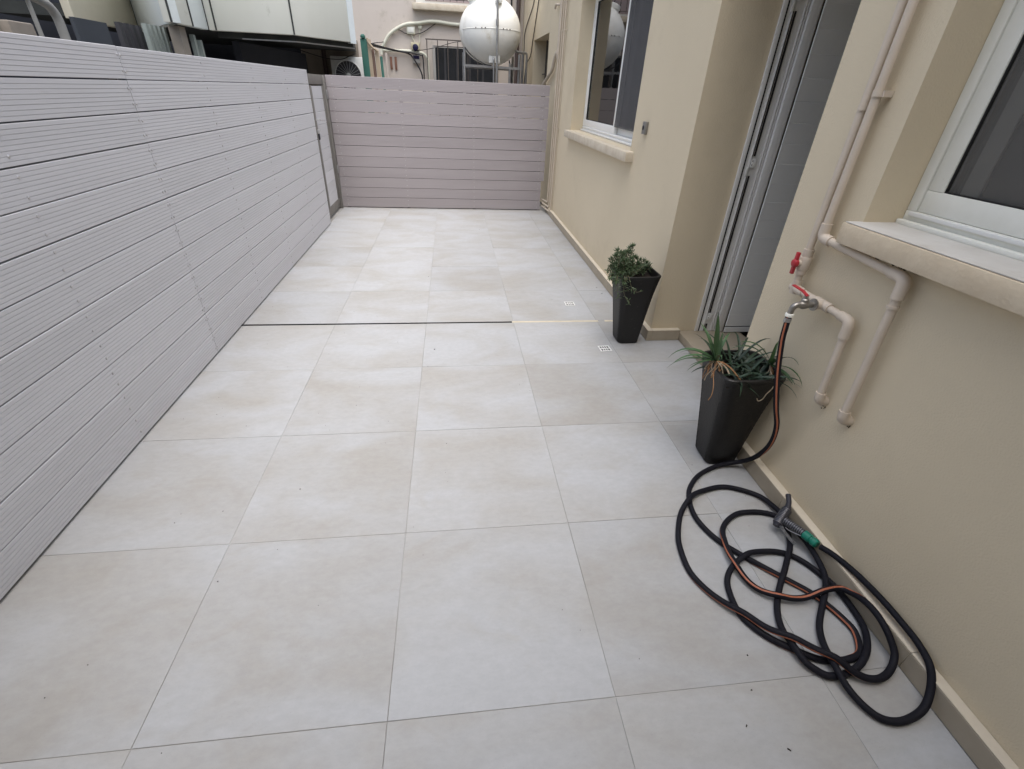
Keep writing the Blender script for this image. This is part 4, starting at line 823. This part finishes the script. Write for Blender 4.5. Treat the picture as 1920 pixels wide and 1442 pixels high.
tubething('waste_pipe', [(-1.268,6.86,1.98),(-1.268,6.86,1.5),(-1.268,6.86,0)], .035, 'downpipe_brown', 'dark waste pipe on the brown wall left of the air conditioner', 'pipe', n=10)
# leaning boards
def board(name, a, b, wd, th, m, label, cat='board', grp=None):
    o = part(name, MB().bar(a, b, wd, th, (0, 1, 0)), m, bev=.004); return tag(o, label, cat, grp)
board('green_board', (-.36,5.30,0), (-.379,5.34,1.905), .092, .03, 'green_paint', 'tall green painted board leaning behind the back fence')
o = tag(part('board_cap', MB().lathe([(.02, 0), (.034, .006), (.034, .03), (.016, .05)], (-.385, 5.34, 1.9055), (0, 0, 1), 14), 'green_paint', smooth=True), 'rounded green cap on top of the tall green board', 'cap')
board('tan_board', (-.292,5.30,0), (-.311,5.34,1.90), .052, .025, 'tan_wood', 'tall tan timber board next to the green board')
board('brown_board', (-.235,5.31,0), (-.272,5.35,1.79), .046, .02, 'brown_wood', 'brown timber board between two tan boards behind the fence')
board('tan_board', (-.175,5.29,0), (-.212,5.33,1.775), .056, .025, 'tan_wood', 'shorter tan timber board with a sloping wrapped top')
board('teal_pole', (-.120,5.31,0), (-.160,5.35,1.71), .034, .034, 'green_paint', 'narrow teal pole at the right end of the leaning boards')
tubething('wrapped_rope', [(-.325,5.30,1.91),(-.312,5.295,1.86),(-.285,5.295,1.83),(-.255,5.295,1.80),(-.22,5.29,1.785),(-.19,5.29,1.765)], .016, 'tan_wood', 'frayed tan rope draped over the tops of the leaning boards', 'rope', n=8)
# water tank
tk = thing('water_tank', 'round white plastic water tank on a steel stand', 'water tank', (1.42, 5.62, 0))
def ell(c, r, p=2.0, n=40, m=24):
    mb = MB(); vs = []; fs = []
    for i in range(m+1):
        th = math.pi*i/m
        for k in range(n):
            a = 2*math.pi*k/n; vs.append((c[0]+r[0]*math.sin(th)*math.cos(a), c[1]+r[1]*math.sin(th)*math.sin(a), c[2]-r[2]*math.cos(th)))
    for i in range(m):
        for k in range(n): a = i*n+k; b = i*n+(k+1) % n; fs.append((a, b, b+n, a+n))
    return mb.add(vs, fs)
part('body', ell((1.442, 5.60, 2.085), (.425, .42, .412)), 'tank_white', tk, smooth=True)
part('rear_dome', ell((1.385, 5.78, 2.10), (.415, .40, .40)), 'tank_white', tk, smooth=True)
mb = MB(); ring = [(1.442+.4262*math.cos(a), 5.60+.4212*math.sin(a), 2.095) for a in [2*math.pi*i/60 for i in range(61)]]; mb.tube(ring, .0035, 6, False); part('seam', mb, 'tank_white', tk, smooth=True)
mb = MB(); mb.lathe([(.11, 0), (.11, .10), (.125, .105), (.125, .15), (.08, .17)], (1.24, 5.72, 2.36), (-.18, 0, 1), 24); part('lid', mb, 'tank_white', tk, smooth=True)
for a in (-2.2, -1.98, -1.86, -1.25, -1.12, -1.0):
    part('bolt', MB().box(1.442+.426*math.cos(a)-.007, 1.442+.426*math.cos(a)+.007, 5.60+.421*math.sin(a)-.006, 5.60+.421*math.sin(a)+.006, 2.090, 2.104), 'rusty_iron', tk)
part('lifting_lug', MB().box(1.46, 1.56, 5.24, 5.40, 2.385, 2.49), 'tank_white', tk, bev=.012)
part('outlet_plate', MB().box(1.385, 1.545, 5.315, 5.42, 1.70, 1.82), 'tank_white', tk, bev=.008)
mb = MB(); mb.tube(arc_path([(1.45,5.32,1.755),(1.45,5.27,1.755),(1.46,5.27,1.2)], .02), .014, 10); part('outlet_pipe', mb, 'galvanised', tk, smooth=True)
st = thing('tank_stand', 'grey steel tube stand carrying the white water tank', 'stand', (1.42, 5.6, 0))
for (x, y, z) in ((1.03,5.34,1.86),(1.03,5.90,1.84),(1.70,5.34,1.70),(1.80,5.90,1.82),(1.84,5.40,1.82)):
    mb = MB(); mb.tube([(x, y, 0), (x, y, z)], .020, 10); part('leg', mb, 'galvanised', st, smooth=True)
mb = MB(); hoop = [(1.442+.33*math.cos(a), 5.36-.02*math.sin(a), 1.97-.33*math.sin(a)) for a in [math.pi*(.12+.36*i/14) for i in range(15)]]
part('cross_bar', MB().bar((1.02,5.34,1.655), (1.86,5.34,1.645), .04, .03), 'galvanised', st); part('cross_bar', MB().bar((1.02,5.90,1.655), (1.82,5.90,1.645), .04, .03), 'galvanised', st)
for yy in (5.45, 5.62, 5.80): part('slat', MB().bar((1.03,yy,1.66), (1.84,yy,1.65), .05, .02), 'galvanised', st)
mb = MB(); mb.tube(catmull([(1.035,5.33,1.87),(1.10,5.28,1.80),(1.20,5.24,1.73),(1.33,5.22,1.675),(1.42,5.22,1.665)], .03), .008, 6); part('strap', mb, 'cable_black', st, smooth=True)
t = thing('vent_pipe', 'tall thin grey pipe rising in front of the white water tank', 'pipe', (1.50, 5.12, 0)); mb = MB(); mb.tube([(1.505,5.12,0),(1.488,5.12,1.83),(1.472,5.12,3.2)], .016, 10); part('pipe_run', mb, 'galvanised', t, smooth=True); mb = MB(); mb.tube([(1.482,5.12,2.12),(1.481,5.12,2.19)], .021, 10); part('coupling', mb, 'galvanised', t, smooth=True)
for (x, y, z, l) in ((1.905,5.5,1.85,'grey pipe with a bent top standing right of the tank stand'), (2.0,5.75,1.86,'slim grey pipe standing between tank stand and beige wall')):
    t = thing('standpipe', l, 'pipe', (x, y, 0)); mb = MB(); mb.tube(arc_path([(x, y, 0), (x, y, z), (x-.12, y-.05, z+.01)], .03), .017, 10); part('pipe_run', mb, 'galvanised', t, smooth=True)
tubething('black_cable', [(1.70,5.5,1.75),(1.735,5.5,1.62),(1.75,5.5,1.3)], .009, 'cable_black', 'black cable hanging under the right side of the tank', 'cable', n=6)

# ================================================================== NEIGHBOUR ON THE LEFT
nb = thing('neighbour_building', 'stained pale panelled balcony of the house next door, overhanging the left fence', 'building', (-2.0, 4.2, 0))
def panel(p0, p1, z0, z1, th, m, label=None, side=1):
    a = Vector((*p0, 0)); b = Vector((*p1, 0)); d = (b-a).normalized(); n_ = Vector((-d.y, d.x, 0))*th*side; a = a+d*.003; b = b-d*.003
    return part('panel', MB().prism([(a.x, a.y), (b.x, b.y), (b.x+n_.x, b.y+n_.y), (a.x+n_.x, a.y+n_.y)], z0, z1), m, nb, bev=.006, label=label)
zb = 1.80; ztop = 3.4
Pl, Po, Pi = (-2.842, 3.281), (-2.963, 4.668), (-1.857, 3.068)
Pb, Pc, Pm, Pe = (-1.817, 3.423), (-1.800, 3.76), (-.905, 3.765), (-.392, 4.435)
panel(Pl, Po, zb, ztop, .08, 'old_panel_tan', 'tan weathered panel')
panel(Po, Pi, zb, ztop, .08, 'old_panel_pale', 'pale bluish panel')
panel(Pi, Pb, zb, ztop, .08, 'old_panel'); panel(Pb, Pc, zb, ztop, .08, 'old_panel_pale'); panel(Pc, Pm, zb, ztop, .08, 'old_panel'); panel(Pm, Pe, zb, ztop, .08, 'old_panel')
for (qx, qy) in (Po, Pi, Pb, Pc, Pm, (-1.72, 3.757)): part('seam', MB().box(qx-.007, qx+.007, qy-.007, qy+.010, zb+.002, ztop-.01), 'soffit_dark', nb)
part('corner_trim', MB().prism([(Pe[0]-.012, Pe[1]-.022), (Pe[0]+.045, Pe[1]+.032), (Pe[0]+.0, Pe[1]+.09), (Pe[0]-.06, Pe[1]+.03)], zb-.01, ztop), 'panel_trim', nb)
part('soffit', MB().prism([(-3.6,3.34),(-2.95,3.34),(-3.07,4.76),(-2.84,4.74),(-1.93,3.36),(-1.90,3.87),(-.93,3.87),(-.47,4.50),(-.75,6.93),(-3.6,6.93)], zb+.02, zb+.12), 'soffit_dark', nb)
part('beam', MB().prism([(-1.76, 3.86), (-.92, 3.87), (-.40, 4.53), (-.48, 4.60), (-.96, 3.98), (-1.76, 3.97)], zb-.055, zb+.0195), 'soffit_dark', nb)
part('edge_angle', MB().prism([(-1.50, 3.852), (-.915, 3.856), (-.385, 4.520), (-.392, 4.526), (-.919, 3.864), (-1.50, 3.86)], zb-.062, zb-.050), 'galvanised', nb)
part('side_wall', MB().box(-4.0, -3.8, -5.0, 7.3, 0, 2.6), 'shade_dark', nb, label='wall beyond the balcony, its shade painted in')
part('back_wall', MB().box(-3.79, -1.665, 6.95, 7.2, 0, 2.6), 'shade_dark', nb)
part('void_shade_screen', MB().prism([(-1.78, 4.3), (-1.70, 4.3), (-1.50, 6.6), (-1.58, 6.6)], 0, zb-.06), 'shade_dark', nb)  # added dark surface standing in for the shaded void below the balcony
part('grey_sheet', MB().box(-2.23, -2.20, 2.16, 2.60, 0, 1.735), 'blue_grey_sheet', nb)
for k in range(4): part('louvre', MB().box(-2.22, -2.18, 2.76+k*.105, 2.815+k*.105, 0, 1.76), 'grille_dark', nb)
for k in range(5): part('louvre', MB().box(-2.10, -2.06, 2.98+k*.085, 3.025+k*.085, 0, 1.775), 'louvre', nb)
part('column', MB().box(-2.0, -1.9, 3.28, 3.42, 0, 1.79), 'stone_block', nb); part('column', MB().box(-1.92, -1.88, 3.52, 3.57, 0, 1.74), 'louvre', nb); part('column', MB().box(-1.90, -1.86, 3.62, 3.66, 0, 1.70), 'louvre', nb)
t = thing('bent_rail', 'bent grey metal tube rail behind the near end of the left fence', 'rail', (-1.6, .87, 0))
mb = MB(); mb.tube(arc_path([(-1.6, .975, 0), (-1.6, .985, 1.69), (-1.6, .80, 1.735), (-1.6, .60, 1.74)], .09, 10), .026, 12); part('tube', mb, 'grey_tube', t, smooth=True)
mb = MB(); mb.tube([(-1.6, .79, 0), (-1.6, .775, 1.73)], .012, 8); part('upright', mb, 'grey_tube', t, smooth=True)
for (x, y0, y1, z0, z1, l) in ((-1.75, .50, .70, 0.0, 1.68, 'rough grey stone gatepost behind the near end of the left fence'), (-1.70, .70, .90, 0.0, 1.60, 'lower brown stone block beside the grey gatepost')):
    tag(part('stone_post', MB().box(x-.2, x, y0, y1, z0, z1), 'stone_block', bev=.01), l, 'stone post')
# unseen block added behind the camera: keeps low light off the terrace
rb = thing('rear_light_blocker', 'added unseen beige block with a slab, shading the terrace opposite the back fence', 'building', (0, -5, 0))
part('wall', MB().box(-4.2, 2.6, -5.4, -4.65, 0, 4.6), 'plaster', rb)
part('balcony', MB().box(-0.9, 2.6, -4.649, -3.25, 2.81, 2.99), 'plaster', rb)  # unseen slab added to shade the near floor and wall
